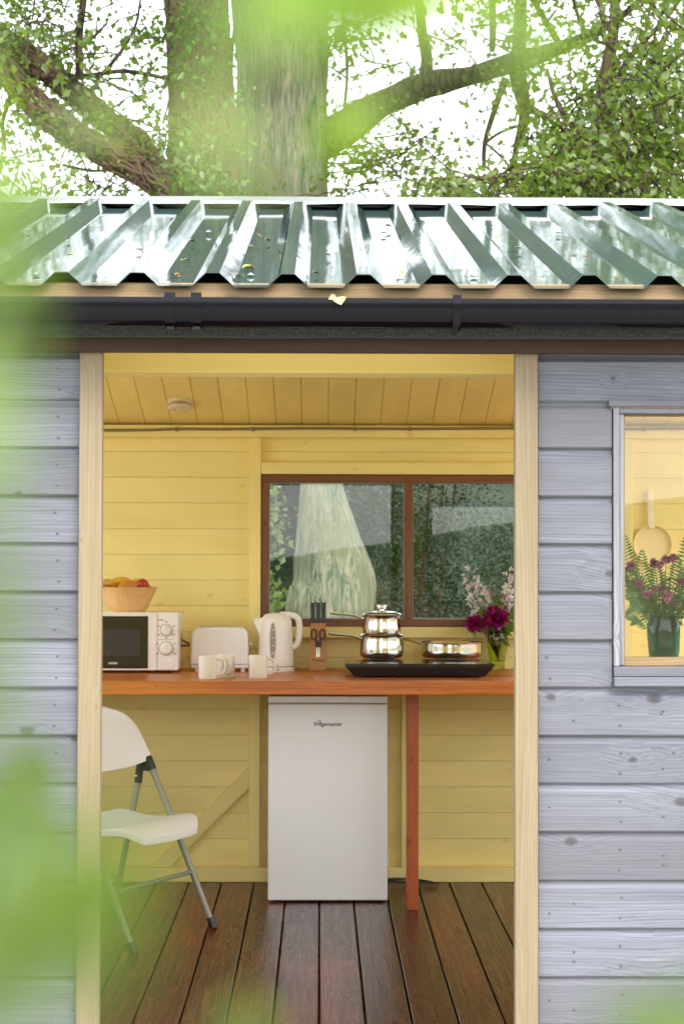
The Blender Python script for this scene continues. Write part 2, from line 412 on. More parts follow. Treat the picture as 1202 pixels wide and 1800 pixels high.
M['petal_pink'] = leaf_mat('pink_petal', (0.50, 0.10, 0.20), (0.62, 0.20, 0.30), 0.25)
M['petal_dusky'] = leaf_mat('dusky_pink_petal', (0.42, 0.10, 0.20), (0.60, 0.20, 0.30), 0.25)
M['leaf_vase'] = leaf_mat('cut_leaf', (0.17, 0.38, 0.03), (0.28, 0.48, 0.05), 0.35)
M['fern'] = leaf_mat('fern_leaf', (0.07, 0.19, 0.012), (0.14, 0.30, 0.02), 0.35)
M['leaf_tree'] = leaf_mat('tree_leaf', (0.125, 0.21, 0.022), (0.22, 0.305, 0.042), 0.55)
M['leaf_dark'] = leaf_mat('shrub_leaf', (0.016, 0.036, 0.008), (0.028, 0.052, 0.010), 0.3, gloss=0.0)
M['leaf_ivy'] = leaf_mat('ivy_leaf', (0.06, 0.15, 0.015), (0.15, 0.30, 0.03), 0.4)
M['leaf_near'] = leaf_mat('backlit_leaf', (0.155, 0.31, 0.018), (0.22, 0.36, 0.03), 0.55, gloss=0.03)  # brighter green: backlight on the top leaves is put into the colour
M['leaf_near2'] = leaf_mat('darker_leaf', (0.022, 0.066, 0.003), (0.036, 0.085, 0.006), 0.45, gloss=0.03)  # darker green, mostly for the low leaves without that backlight
M['leaf_near3'] = leaf_mat('pale_mid_leaf', (0.048, 0.105, 0.008), (0.07, 0.125, 0.012), 0.5, gloss=0.03)
M['leaf_near4'] = leaf_mat('pale_new_leaf', (0.46, 0.55, 0.22), (0.55, 0.62, 0.30), 0.5, gloss=0.03)
M['dry_leaf'] = plain('dry_leaf', (0.22, 0.11, 0.035), 0.7, var=0.3, scale=30)
M['pale_leaf'] = plain('pale_green_leaf', (0.34, 0.40, 0.16), 0.6, var=0.2, scale=30)
M['yel_leaf'] = plain('yellow_green_leaf', (0.34, 0.42, 0.05), 0.6, var=0.2, scale=30)

def bark(name, a, b_, sx=18.0, sz=2.2, moss=None, strength=0.9):
    m, t, b = new_mat(name)
    v = obj_coord(t, False)
    n1 = noise_n(t, scaled(t, v, (sx, sx, sz)), 1.0, 8, 0.72, 1.6 if moss else 0.8)
    n2 = noise_n(t, v, 2.0, 3)
    vo = t.nodes.new('ShaderNodeTexVoronoi'); vo.feature = 'DISTANCE_TO_EDGE'; vo.inputs['Scale'].default_value = 1.0
    t.links.new(scaled(t, v, (sx * 0.8, sx * 0.8, sz * 1.2)), vo.inputs['Vector'])
    crack = ramp(t, vo.outputs['Distance'], [(0.0, 0.0), (0.16, 1.0)]) if not moss else noise_n(t, scaled(t, v, (sx * 3, sx * 3, sz * 2)), 1.0, 5, 0.7, 1.0)
    h = math_n(t, 'ADD', n1, math_n(t, 'MULTIPLY', crack, 0.5))
    col = mixc(t, ramp(t, h, [(0.60, 0.0), (0.88, 1.0)]), b_, a)
    if moss: col = mixc(t, ramp(t, n2, [(0.45, 0.0), (0.62, 0.75)]), col, moss)
    t.links.new(col, b.inputs['Base Color']); b.inputs['Roughness'].default_value = 0.9
    bump(t, h, b, strength, 0.03)
    return m
M['bark_pale'] = bark('pale_bark', (0.50, 0.44, 0.32), (0.03, 0.105, 0.065), 24, 2.4, (0.20, 0.20, 0.10))
M['bark_brown'] = bark('brown_bark', (0.13, 0.085, 0.05), (0.03, 0.022, 0.014), 22, 3)
M['ivy_stem'] = plain('ivy_stems', (0.13, 0.082, 0.05), 0.85, var=0.5, scale=6)

def roof_metal():
    m, t, b = new_mat('green_coated_sheet')
    v = obj_coord(t, False)
    n = noise_n(t, v, 3.0, 4, 0.6); s2 = noise_n(t, scaled(t, v, (60.0, 4.0, 60.0)), 1.0, 4, 0.6)
    col = mixc(t, n, (0.034, 0.062, 0.057), (0.050, 0.084, 0.077))
    dirt = ramp(t, noise_n(t, v, 40.0, 4, 0.7), [(0.60, 0.0), (0.72, 1.0)])
    col = mixc(t, math_n(t, 'MULTIPLY', dirt, 0.3), col, (0.22, 0.22, 0.19))
    t.links.new(col, b.inputs['Base Color'])
    b.inputs['IOR'].default_value = 1.5
    t.links.new(math_n(t, 'ADD', math_n(t, 'MULTIPLY', s2, 0.08), 0.02), b.inputs['Roughness'])
    bump(t, n, b, 0.08, 0.01)
    return m
M['roof'] = roof_metal()
M['flashing'] = plain('pale_flashing', (0.30, 0.315, 0.325), 0.35, metal=0.5, var=0.06)
def felt():
    m, t, b = new_mat('mineral_felt')
    v = obj_coord(t, False)
    n = noise_n(t, v, 330.0, 2, 0.8)
    t.links.new(mixc(t, ramp(t, n, [(0.35, 0.0), (0.7, 1.0)]), (0.012, 0.015, 0.015), (0.085, 0.098, 0.097)), b.inputs['Base Color'])
    b.inputs['Roughness'].default_value = 0.95; bump(t, n, b, 0.8, 0.003)
    return m
M['felt'] = felt()
def glass(name, col, ior=1.45, rough=0.02):
    m, t, b = new_mat(name)
    b.inputs['Base Color'].default_value = (*col, 1); b.inputs['Transmission Weight'].default_value = 1.0
    b.inputs['Roughness'].default_value = rough; b.inputs['IOR'].default_value = ior
    return m
M['glass_lime'] = glass('lime_glass', (0.62, 0.72, 0.16))
M['glass_green'] = glass('bottle_green_glass', (0.03, 0.24, 0.20))
M['pane'] = pane_mat('window_glass', (0.84, 0.87, 0.84), 1.5, 0.006, 0.19)
M['pane_clear'] = pane_mat('front_window_glass', (0.94, 0.955, 0.93), 1.5, 0.006)
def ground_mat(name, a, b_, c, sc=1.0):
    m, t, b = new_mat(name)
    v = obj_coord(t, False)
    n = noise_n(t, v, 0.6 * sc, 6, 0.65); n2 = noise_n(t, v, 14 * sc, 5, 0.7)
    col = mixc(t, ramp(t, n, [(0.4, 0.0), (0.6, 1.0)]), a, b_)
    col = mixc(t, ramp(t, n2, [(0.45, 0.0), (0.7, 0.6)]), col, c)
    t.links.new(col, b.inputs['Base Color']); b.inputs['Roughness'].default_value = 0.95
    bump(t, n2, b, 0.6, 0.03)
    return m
M['ground'] = ground_mat('meadow_ground', (0.10, 0.14, 0.03), (0.16, 0.17, 0.06), (0.24, 0.20, 0.12))
M['gravel'] = ground_mat('bounce_gravel', (0.46, 0.42, 0.35), (0.40, 0.36, 0.30), (0.50, 0.47, 0.41), 3.0)
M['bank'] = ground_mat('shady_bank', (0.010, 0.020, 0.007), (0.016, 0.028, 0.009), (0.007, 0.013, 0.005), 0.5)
M['hill'] = ground_mat('wooded_hill', (0.03, 0.055, 0.018), (0.05, 0.085, 0.025), (0.02, 0.036, 0.012), 0.2)
# ================================================================ SETTING
def sheet(name, fn, nx, ny, mat, kind='structure'):
    V = np.array([fn(i / nx, j / ny) for j in range(ny + 1) for i in range(nx + 1)])
    I = np.arange(nx * ny); a = (I // nx) * (nx + 1) + I % nx
    F_ = np.stack([a, a + 1, a + nx + 2, a + nx + 1], 1)
    o = bpy.data.objects.new(name, tri_mesh(name, V, F_, mat, True)); C.objects.link(o)
    return tag(o, kind=kind)
GZ = -0.16
def ground_fn(u, v):
    x = (u - 0.5); y = (v - 0.5)
    x = math.copysign(abs(x * 2) ** 2.2, x) * 600; y = math.copysign(abs(y * 2) ** 2.2, y) * 600 + 6
    z = GZ + (0.02 * noise.noise((x * 0.7, y * 0.7, 0)) if abs(x) < 20 and abs(y) < 20 else 0)
    return (x, y, z)
g = sheet('ground', ground_fn, 60, 60, M['ground']); g['label'] = 'uneven grassy ground around the cabin'
g = sheet('bounce_yard', lambda u, v: (-9 + 19 * u, -6.0 + 15.6 * v, GZ + 0.035 + 0.012 * noise.noise((u * 38, v * 31, 3))), 60, 50, M['gravel'])  # out of view; added as a pale surface bouncing daylight into the cabin
g['label'] = 'unseen pale gravel added round the cabin to bounce light inside'
# the hill across the valley, behind the camera; the panes mirror it
def hill_fn(u, v):
    a = R(100 + 160 * u); r = 120 + 160 * v
    c, s_ = math.cos(a), math.sin(a)
    x, y = r * s_ * 1.0, 0.0
    x = r * math.cos(R(180 + 180 * u)); y = r * math.sin(R(180 + 180 * u))
    az = math.degrees(math.atan2(x, -y))            # bearing off the straight line behind the camera
    el = 0.35 + 0.14 * max(-9, min(17, az)) 
    top = (1.9 + 200 * math.tan(R(max(0.05, el)))) + 0.5 * noise.noise((u * 40, v * 6, 4)) + 0.3 * noise.noise((u * 130, v * 9, 8))
    return (x, y, GZ - 0.5 + top * math.sin(math.pi * min(1, v * 1.02)))
g = sheet('hill', hill_fn, 300, 14, M['hill']); g['label'] = 'low wooded hill across the valley'

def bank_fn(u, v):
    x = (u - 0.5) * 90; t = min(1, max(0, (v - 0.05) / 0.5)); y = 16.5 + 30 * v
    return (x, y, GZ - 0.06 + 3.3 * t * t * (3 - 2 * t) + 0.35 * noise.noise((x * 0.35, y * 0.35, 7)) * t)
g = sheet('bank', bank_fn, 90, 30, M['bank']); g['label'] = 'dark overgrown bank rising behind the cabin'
# ================================================================ THE SHED
XL, XR = -1.85, 2.35
YW = 4.455                          # front face of the cladding
YB = 8.30                           # inside face of the back wall boards
COV = (at(1100, 703, YW).z - at(1100, 1207, YW).z) / 6
ZT = at(1100, 703, YW).z            # lower edge of the top board
shed = thing('shed', 'grey timber kitchen cabin with open doorway, yellow interior and green metal roof', 'shed', (0, 0, 0))

XO1, XO2 = at(177.5, 1200, 4.43).x, at(905, 1200, 4.43).x      # doorway
XP1, XP2 = at(137, 1200, 4.43).x, at(945.5, 1200, 4.43).x      # outer edges of the posts
WX1, WX2 = at(1077, 950, YW).x, at(1077, 950, YW).x + 0.98     # front window opening
# ---- front wall
fw = node('front_wall', shed)
T = 0.016
def clad_profile(h):
    # (y, z): drip edge proud at the bottom, hollowed towards the top where the next board laps over
    p = [(0.0, 0.0), (0.0, h * 0.80)]
    for k in range(1, 5):
        a = k / 4; p.append((0.010 * math.sin(a * math.pi / 2), h * (0.80 + 0.12 * a)))
    p += [(0.010, h * 1.06), (T + 0.004, h * 1.06), (T + 0.004, -0.002), (0.004, -0.004)]
    return p
_clad = {}
def clad(x0, x1, z):
    key = round(x1 - x0, 3)
    if key not in _clad:
        mb = MB(); L = (x1 - x0) / 2
        mb.prism(clad_profile(COV), -L, L, 'x')
        _clad[key] = mb.mesh('cladding_board', M['grey_x'])
    o = place('cladding_board', _clad[key], fw, ((x0 + x1) / 2, YW + rnd.uniform(-0.0012, 0.0012), z + rnd.uniform(-0.0012, 0.0012)),
              (0, rnd.uniform(-0.0012, 0.0012), 0))
    return o
nails = MB()
def nail(x, z):
    y = YW - 0.001; r = 0.0026
    nails.lathe([(0, -0.002), (r, -0.001), (r, 0.003)], 7, (0, 0, 0))
    n = 1 + 14
    for i in range(len(nails.v) - 15, len(nails.v)):
        a, b, c = nails.v[i]; nails.v[i] = (x + a, y + c, z + b)
rows = range(-14, 2)
for k in rows:
    z = ZT + k * COV
    if z < -0.13: continue
    if k >= 1 and z > 2.05: continue
    clad(XL, XP1 - 0.003, z)
    for q in (0.18, 0.62): nail(XP1 - 0.055 + rnd.uniform(-.006, .006), z + COV * q)
    if -6 <= k <= -1:
        clad(XP2 + 0.004, WX1 - 0.003, z); clad(WX2 + 0.003, XR, z)
        if k < -5:
            for q in (0.18, 0.62): nail(XP2 + 0.03 + rnd.uniform(-.006, .006), z + COV * q)
    else:
        clad(XP2 + 0.004, XR, z)
        if k < -6:
            for q in (0.2, 0.62): nail(at(1090, 1400, YW).x + rnd.uniform(-.004, .004), z + COV * q)
        if k < 0:
            for q in (0.5, 0.3): nail(at(rnd.choice((965, 1165, 1008)), 1400, YW).x, z + COV * q)
ob = nails.build('nail', M['nail'], fw); ob['kind'] = 'stuff'
# posts of the doorway
for (xa, xb, lab) in ((XP1, XO1, 'l'), (XO2, XP2, 'r')):
    zt = at(600, 619, 4.43).z
    mb = MB().box((0, 0, 0), (xb - xa, 0.034, zt + 0.16))
    mb.build('door_post', M['pine_z'], fw, loc=((xa + xb) / 2, 4.43 + 0.017, (zt - 0.16) / 2), bevel=0.003)
# header boards over the doorway and the felt strip
zb, zt = at(600, 619.5, 4.405).z, at(600, 588, 4.405).z
MB().box((0, 0, 0), (XR - XL + 0.1, 0.03, zt - zb + 0.03)).build('header_board', M['brown_x'], fw, loc=((XL + XR) / 2, 4.42, (zb + zt) / 2 + 0.015), bevel=0.002)
zb2, zt2 = at(600, 592, 4.365).z, at(600, 545, 4.365).z
mb = MB()
N = 60
for i in range(N):                  # felt hangs a little unevenly
    x0 = XL - 0.1 + (XR - XL + 0.2) * i / N; x1 = XL - 0.1 + (XR - XL + 0.2) * (i + 1) / N
    za = zb2 + 0.002 * noise.noise((x0 * 4, 0, 0)); zc = zb2 + 0.002 * noise.noise((x1 * 4, 0, 0))
    mb.add([(x0, 4.365, za), (x1, 4.365, zc), (x1, 4.365, zt2), (x0, 4.365, zt2), (x0, 4.40, za), (x1, 4.40, zc), (x1, 4.40, zt2), (x0, 4.40, zt2)],
           [(0, 1, 2, 3), (0, 4, 5, 1), (4, 7, 6, 5), (3, 2, 6, 7)])
mb.build('felt_strip', M['felt'], fw)
# sheathing behind the cladding, painted yellow inside (with holes for the doorway and the window)
ZW1, ZW2 = ZT - 6 * COV, ZT
mb = MB()
def panel(x0, x1, z0, z1, y0=4.478, y1=4.50): mb.box(((x0 + x1) / 2, (y0 + y1) / 2, (z0 + z1) / 2), (x1 - x0, y1 - y0, z1 - z0))
panel(XL, XP1 + 0.012, -0.1, 2.08); panel(XP2 - 0.012, WX1, -0.1, 2.08); panel(WX1, WX2, -0.1, ZW1); panel(WX1, WX2, ZW2, 2.08); panel(WX2, XR, -0.1, 2.08)
panel(XP1 + 0.012, XP2 - 0.012, at(600, 619.5, 4.47).z + 0.004, 2.08)
mb.build('lining', M['yellow_x'], fw)
# front window with its frame
win = node('front_window', fw)
FW = 0.013
def bar(name, x0, x1, y0, y1, z0, z1, mat, par, bv=0.002):
    return MB().box((0, 0, 0), (x1 - x0, y1 - y0, z1 - z0)).build(name, mat, par, loc=((x0 + x1) / 2, (y0 + y1) / 2, (z0 + z1) / 2), bevel=bv)
zf = lambda py, y=YW: at(1100, py, y).z
bar('frame', WX1, WX1 + 0.014, YW - 0.008, YW + 0.06, zf(1171), zf(717), M['grey_z'], win)
bar('frame', WX1 + 0.0145, WX1 + 0.026, YW + 0.001, YW + 0.05, zf(1170), zf(727), M['grey_z'], win)
bar('frame', WX2 - 0.014, WX2, YW - 0.008, YW + 0.06, zf(1171), zf(717), M['grey_z'], win)
bar('frame', WX1 + 0.0145, WX2 - 0.0145, YW - 0.005, YW + 0.055, zf(727), zf(717), M['grey_x'], win)
bar('frame', WX1, WX2, YW - 0.010, YW + 0.055, zf(1189), zf(1171.5), M['grey_x'], win)
bar('sill', WX1 - 0.001, WX2, YW - 0.022, YW + 0.05, zf(1206), zf(1189.6), M['grey_x'], win)
bar('drip_strip', WX1 - 0.012, WX2 + 0.01, YW - 0.014, YW + 0.006, zf(715.5), zf(704), M['grey_x'], win)
bar('bead', WX1 + 0.0265, WX2 - 0.0145, YW + 0.012, YW + 0.05, zf(1171.2), zf(1156), M['pine_x'], win)
bar('bead', WX1 + 0.0265, WX1 + 0.0305, YW + 0.012, YW + 0.05, zf(1155.8), zf(727.3), M['pine_z'], win, 0.001)
bar('bead', WX1 + 0.031, WX2 - 0.0145, YW + 0.012, YW + 0.05, zf(729.5), zf(727.3), M['pine_x'], win, 0.0005)
MB().box((0, 0, 0), (WX2 - WX1 - 0.04, 0.004, zf(727.5) - zf(1156.5))).build('pane', M['pane_clear'], win, loc=((WX1 + WX2) / 2 + 0.006, YW + 0.03, (zf(727.5) + zf(1156.5)) / 2))
# inner sill shelf under the front window
bar('inner_sill', WX1, WX2, YW + 0.056, YW + 0.24, zf(1174) - 0.006, zf(1171) - 0.002, M['yellow_x'], win)

# ---- roof
ROOF_P = 0.177
SLOPE = 0.285
YE, YR = 4.33, 6.47
ZE = at(560, 505.5, YE).z
ZR = ZE + (YR - YE) * SLOPE - 0.012
roof = node('roof', shed)
XC0 = at(771, 480, YE).x            # one crest is here
prof1 = [(0, 0), (0.0795, 0), (0.1115, 0.031), (0.1435, 0.031), (0.177, 0)]
def roof_sheet(x0, n, y0, z0, y1, z1, lift):
    mb = MB(); pts = []
    for k in range(n):
        for (a, h) in (prof1[:-1]): pts.append((x0 + k * ROOF_P + a, h))
    pts.append((x0 + n * ROOF_P, 0)); pts.append((x0 + n * ROOF_P + 0.0795, 0)); pts.append((x0 + n * ROOF_P + 0.105, 0.025))
    m = len(pts); th = 0.0012
    NS = 6
    vs = []
    for j in range(NS + 1):
        t = j / NS
        for s_ in (0, 1):
            for (x, h) in pts:
                wob = 0.0016 * noise.noise((x * 5, t * 4, 2.0)) 
                vs.append((x, y0 + (y1 - y0) * t, z0 + (z1 - z0) * t + h + lift + wob + (th if s_ else 0)))
    fs = []
    for j in range(NS):
        for s_ in (0, 1):
            for i in range(m - 1):
                a = (2 * j + s_) * m + i; b = a + 2 * m
                fs.append((a, a + 1, b + 1, b))
    for i in range(m - 1):
        fs.append((i, i + 1, m + i + 1, m + i)); q = 2 * NS * m
        fs.append((q + i, q + i + 1, q + m + i + 1, q + m + i))
    mb.add(vs, fs)
    return mb
xs0 = XC0 - 0.1275 - 14 * ROOF_P
scr = MB()
for s_ in range(4):
    x0 = xs0 + s_ * 6 * ROOF_P
    ob = roof_sheet(x0, 6, YE, ZE, YR, ZR, 0.0025 * (s_ % 2)).build('roof_sheet', M['roof'], roof)
    b = roof_sheet(x0, 6, 2 * YR - YE, ZE, YR, ZR, 0.0025 * (s_ % 2)).build('roof_sheet', M['roof'], roof)
for k in range(24):
    for yy in (4.50, 5.5):
        if (k + (yy > 5)) % 3: continue
        c = Vector((xs0 + k * ROOF_P + 0.04 + rnd.uniform(-.008, .008), yy + rnd.uniform(-.02, .02), 0)); c.z = ZE + (c.y - YE) * SLOPE + 0.006
        scr.lathe([(0.0, 0.006), (0.0035, 0.006), (0.0035, 0.003), (0.0095, 0.0022), (0.0095, 0.0)], 8, c)
ob = scr.build('screw', M['screw'], roof); ob['kind'] = 'stuff'
# ridge flashing: two wings and a turned-down lip, slightly wrinkled
mb = MB(); N = 120
pr = [(-0.125, -0.010), (-0.123, 0.0), (-0.06, 0.020), (0.0, 0.040), (0.06, 0.020), (0.125, 0.0), (0.127, -0.014)]
vs = []
for i in range(N + 1):
    x = XL - 0.12 + (XR - XL + 0.24) * i / N
    for j, (y, z) in enumerate(pr):
        wz = 0.004 * noise.noise((x * 2.3, 1, j * 0.2)) * (1 if j < 2 else 0.4) + (0.003 * noise.noise((x * 9, 5, 0)) if j < 2 else 0)
        vs.append((x, YR + y, ZR - 0.001 + z + wz))
m = len(pr)
fs = [(i * m + j, (i + 1) * m + j, (i + 1) * m + j + 1, i * m + j + 1) for i in range(N) for j in range(m - 1)]
mb.add(vs, fs)
ob = mb.build('ridge_cap', M['flashing'], roof); sm = ob.modifiers.new('thickness', 'SOLIDIFY'); sm.thickness = 0.0015
# pine fascia behind the gutter
zf0, zf1 = at(560, 545, 4.355).z, at(560, 498, 4.355).z
MB().box((0, 0, 0), (XR - XL + 0.2, 0.045, zf1 - zf0)).build('fascia_board', M['pine_x'], roof, loc=((XL + XR) / 2, 4.3775, (zf0 + zf1) / 2), bevel=0.003)
# wooden batten under the ridge, closing off daylight
MB().box((0, 0, 0), (XR - XL + 0.1, 0.10, 0.05)).build('ridge_batten', M['dark_gap'], roof, loc=((XL + XR) / 2, YR, ZR - 0.032))
# gutter
gut = node('gutter', roof)
gz0, gz1 = at(560, 526.5, 4.26).z, at(560, 571.5, 4.24).z
GD = gz0 - gz1 - 0.006
def gut_prof(rx, rz, th=0.0):
    pts = []
    for k in range(17):
        a = math.pi * k / 16
        pts.append((4.292 - math.cos(a) * (rx + th), gz0 - 0.006 - math.sin(a) ** 0.8 * (rz + th)))
    return pts
def gut_seg(x0, x1, th, sag0=0.0, sag1=0.0, lip=0.008):
    outer = gut_prof(0.052, GD, th); inner = gut_prof(0.052 - 0.003, GD - 0.003, -0.0)
    outer = [(outer[0][0], outer[0][1] + lip)] + outer; inner = [(inner[0][0], inner[0][1] + lip)] + inner
    ring = outer + inner[::-1]
    mb = MB(); n = len(ring)
    for i, x in enumerate((x0, x1)):
        mb.v += [(x, p[0], p[1] - (sag0 if i == 0 else sag1)) for p in ring]
    for i in range(n):
        j = (i + 1) % n; mb.f.append([i, j, j + n, i + n]); mb.mi.append(0)
    for o_ in (0, n):
        for i in range(len(outer) - 1):
            mb.f.append([o_ + i, o_ + i + 1, o_ + n - 2 - i, o_ + n - 1 - i]); mb.mi.append(0)
    return mb
XJ = at(322, 545, 4.24).x
gut_seg(XL - 0.16, XJ, 0.0, 0.001, 0.0).build('gutter_length', M['gutter'], gut, smooth=40)
gut_seg(XJ, XR + 0.16, 0.0, 0.0, 0.004).build('gutter_length', M['gutter'], gut, smooth=40)
uni = gut_seg(at(300, 545, 4.24).x, at(345, 545, 4.24).x, 0.003, lip=0.007).build('union_bracket', M['gutter'], gut, smooth=40)
for px in (299, 345):
    cx = at(px, 545, 4.24).x
    o = gut_seg(cx - 0.0125, cx + 0.0125, 0.0065, lip=0.012)
    o.box((cx, 4.243, gz0 + 0.008), (0.024, 0.016, 0.008)); o.box((cx, 4.26, gz0 + 0.004), (0.020, 0.02, 0.006))
    o.box((cx, 4.262, gz1 - 0.006), (0.018, 0.012, 0.008))
    o.build('clip', M['gutter'], uni, smooth=40)
cx = at(803, 545, 4.24).x
o = gut_seg(cx - 0.010, cx + 0.010, 0.005, 0.003, 0.003, lip=0.012)
o.box((cx, 4.245, gz0 + 0.006), (0.02, 0.014, 0.006))
br = o.build('gutter_bracket', M['gutter'], gut, smooth=40)
tl = MB(); tl.tube([(cx, 4.238, gz0 - 0.03), (cx - 0.002, 4.245, gz1 + 0.002), (cx - 0.007, 4.262, gz1 - 0.02)], [0.010, 0.009, 0.006], 6, flat=0.3, up=(0, 1, 0))
tl.build('tail', M['gutter'], br)

# ---- floor
floor = node('floor', shed)
FB = 0.144
mb = MB().box((0, 0, 0), (FB - 0.0055, YB + 0.12 - 4.42, 0.028))
fme = mb.mesh('floor_board', M['floor'])
k0, k1 = math.ceil((XL + 0.07) / FB), math.floor((XR - 0.07) / FB)
for k in range(k0, k1):
    ob = place('floor_board', fme, floor, ((k + 0.5) * FB + 0.002, (YB + 0.12 + 4.42) / 2, -0.014 + rnd.uniform(-0.0008, 0.0008)), (0, rnd.uniform(-.004, .004), 0))
    b = ob.modifiers.new('bevel', 'BEVEL'); b.width = 0.004; b.segments = 2
mb = MB().box((0, 0, 0), (XR - XL, YB - 4.3, 0.05)); mb.build('joists', M['dark_gap'], floor, loc=((XL + XR) / 2, (YB + 4.5) / 2, -0.075))
fn = MB()
for k in range(k0, k1):
    for yy in (5.62, 6.2, 6.8, 7.4, 8.0):
        for q in (0.22, 0.78):
            fn.lathe([(0, 0.0012), (0.003, 0.001), (0.0035, -0.002)], 6, ((k + q) * FB, yy + rnd.uniform(-.01, .01), 0))
ob = fn.build('screw', M['nail'], floor); ob['kind'] = 'stuff'

# ---- back wall
bw = node('back_wall', shed)
BX1 = at(459, 960, YB - 0.04).x; BX2 = BX1 + 1.345
ZB1, ZB2 = at(600, 1101, YB - 0.03).z, at(600, 835, YB - 0.03).z
z_line = at(305, 929, YB).z         # one joint between boards is here
_bb = {}
def back_board(x0, x1, z0, h):
    key = (round(x1 - x0, 3), round(h, 3))
    if key not in _bb: _bb[key] = MB().box((0, 0, 0), (x1 - x0, 0.016, h - 0.0010)).mesh('wall_board', M['yellow_x'])
    o = place('wall_board', _bb[key], bw, ((x0 + x1) / 2, YB + 0.008 + rnd.uniform(0, .0008), z0 + h / 2))
    b = o.modifiers.new('bevel', 'BEVEL'); b.width = 0.0006; b.segments = 1
k = -14
while True:
    z0 = z_line + k * COV; k += 1
    if z0 + COV < 0.0: continue
    if z0 > 2.02: break
    z1 = z0 + COV
    if z1 <= ZB1 + 0.03 or z0 >= ZB2 - 0.03:
        back_board(XL, XR, z0, COV)
    else:
        back_board(XL, BX1 + 0.02, z0, COV); back_board(BX2 - 0.02, XR, z0, COV)
mb = MB()
def bpanel(x0, x1, z0, z1): mb.box(((x0 + x1) / 2, YB + 0.03, (z0 + z1) / 2), (x1 - x0, 0.02, z1 - z0))
bpanel(XL, BX1 + 0.02, -0.1, 2.2); bpanel(BX2 - 0.02, XR, -0.1, 2.2); bpanel(BX1 + 0.02, BX2 - 0.02, -0.1, ZB1 + 0.02); bpanel(BX1 + 0.02, BX2 - 0.02, ZB2 - 0.02, 2.2)
mb.build('outer_skin', M['grey_x'], bw)
YS = YB - 0.045                     # face of the studs
bar('top_plate', XL, XR, YS, YB - 0.001, at(300, 768, YS).z, at(300, 747, YS).z, M['yellow_x'], bw, 0.002)
zpl = at(300, 768, YS).z - 0.001
bar('bottom_plate', XL, XR, YS, YB - 0.001, 0.001, at(300, 1525, YS).z, M['yellow_x'], bw, 0.002)
zbp = at(300, 1525, YS).z + 0.001
for (pa, pb, full) in ((437.5, 457, True), (706, 716, False)):
    xa = at(pa, 1300, YS).x; xb = at(pb, 1300, YS).x if full else xa + 0.055
    bar('stud', xa, xb, YS, YB - 0.001, zbp, zpl if full else ZB1 - 0.085, M['yellow_z'], bw, 0.002)
for xa in (-1.2, 1.35): bar('stud', xa, xa + 0.05, YS, YB - 0.001, zbp, zpl, M['yellow_z'], bw, 0.002)
XS1 = at(457, 1300, YS).x + 0.001
bar('window_head', XS1, 1.349, YS, YB - 0.001, at(600, 833.5, YS).z, at(600, 813, YS).z, M['yellow_x'], bw, 0.002)
bar('window_apron', XS1, 1.349, YS, YB - 0.001, at(600, 1121, YS).z, at(600, 1102, YS).z, M['yellow_x'], bw, 0.002)
# diagonal brace
pa, pb = at(282, 1524, YS + 0.012), at(436.5, 1368, YS + 0.012)
d = pb - pa; L = math.hypot(d.x, d.z); ang = math.atan2(d.z, d.x)
u = Vector((math.cos(ang), 0, math.sin(ang)))
hw = 0.031
mb = MB(); n_ = Vector((-math.sin(ang), 0, math.cos(ang)))
q0, q1 = pa, pb
zt_ = zbp; xe = at(437.5, 1300, YS).x - 0.001
def on_z(off): s0 = q0 + n_ * off; t = (zt_ - s0.z) / u.z; return s0 + u * t
def on_x(off): s0 = q0 + n_ * off; t = (xe - s0.x) / u.x; return s0 + u * t
pl = [on_z(-hw), on_x(-hw), on_x(hw), on_z(hw)]
mb.prism([(p.x, p.z) for p in pl], YS + 0.012, YB - 0.001, 'y')
mb.build('brace', M['yellow_x'], bw, bevel=0.002)
# back window
bwin = node('back_window', bw)
FT = 0.033
def bar_j(*a, **k): return bar(*a, **k)
y0, y1 = YB - 0.034, YB + 0.05
bar('frame', BX1, BX2, y0, y1, ZB2 - FT, ZB2, M['frame_x'], bwin)
bar('frame', BX1, BX2, y0, y1, ZB1, ZB1 + FT, M['frame_x'], bwin)
bar('frame', BX1, BX1 + 0.034, y0, y1, ZB1 + FT + 0.0005, ZB2 - FT - 0.0005, M['frame_z'], bwin)
bar('frame', BX2 - 0.034, BX2, y0, y1, ZB1 + FT + 0.0005, ZB2 - FT - 0.0005, M['frame_z'], bwin)
xm1, xm2 = at(711, 960, y0).x, at(725.5, 960, y0).x
bar('mullion', xm1, xm2, y0 - 0.002, y1, ZB1 + FT + 0.0005 - 0.004, ZB2 - FT - 0.0005 + 0.004, M['frame_z'], bwin)
for (a, b, tilt, yaw) in ((BX1 + 0.034, xm1, 0.0016, 0.0), (xm2, BX2 - 0.034, 0.0022, 0.002)):
    hh = ZB2 - ZB1 - 2 * FT
    pn = MB().box((0, 0, 0), (b - a - 0.001, 0.004, hh - 0.001)).build('pane', M['pane'], bwin, loc=((a + b) / 2, YB + 0.02, (ZB1 + ZB2) / 2))
    bd = MB()
    for (cx_, cz_, dx_, dz_) in ((0, hh / 2 - 0.002, b - a, 0.004), (0, -hh / 2 + 0.002, b - a, 0.004), (-(b - a) / 2 + 0.002, 0, 0.004, hh - 0.009), ((b - a) / 2 - 0.002, 0, 0.004, hh - 0.009)):
        bd.box((cx_, -0.006, cz_), (dx_ - 0.001, 0.007, dz_))
    bd.build('putty_line', M['flashing'], bwin, loc=((a + b) / 2, YB + 0.02, (ZB1 + ZB2) / 2))

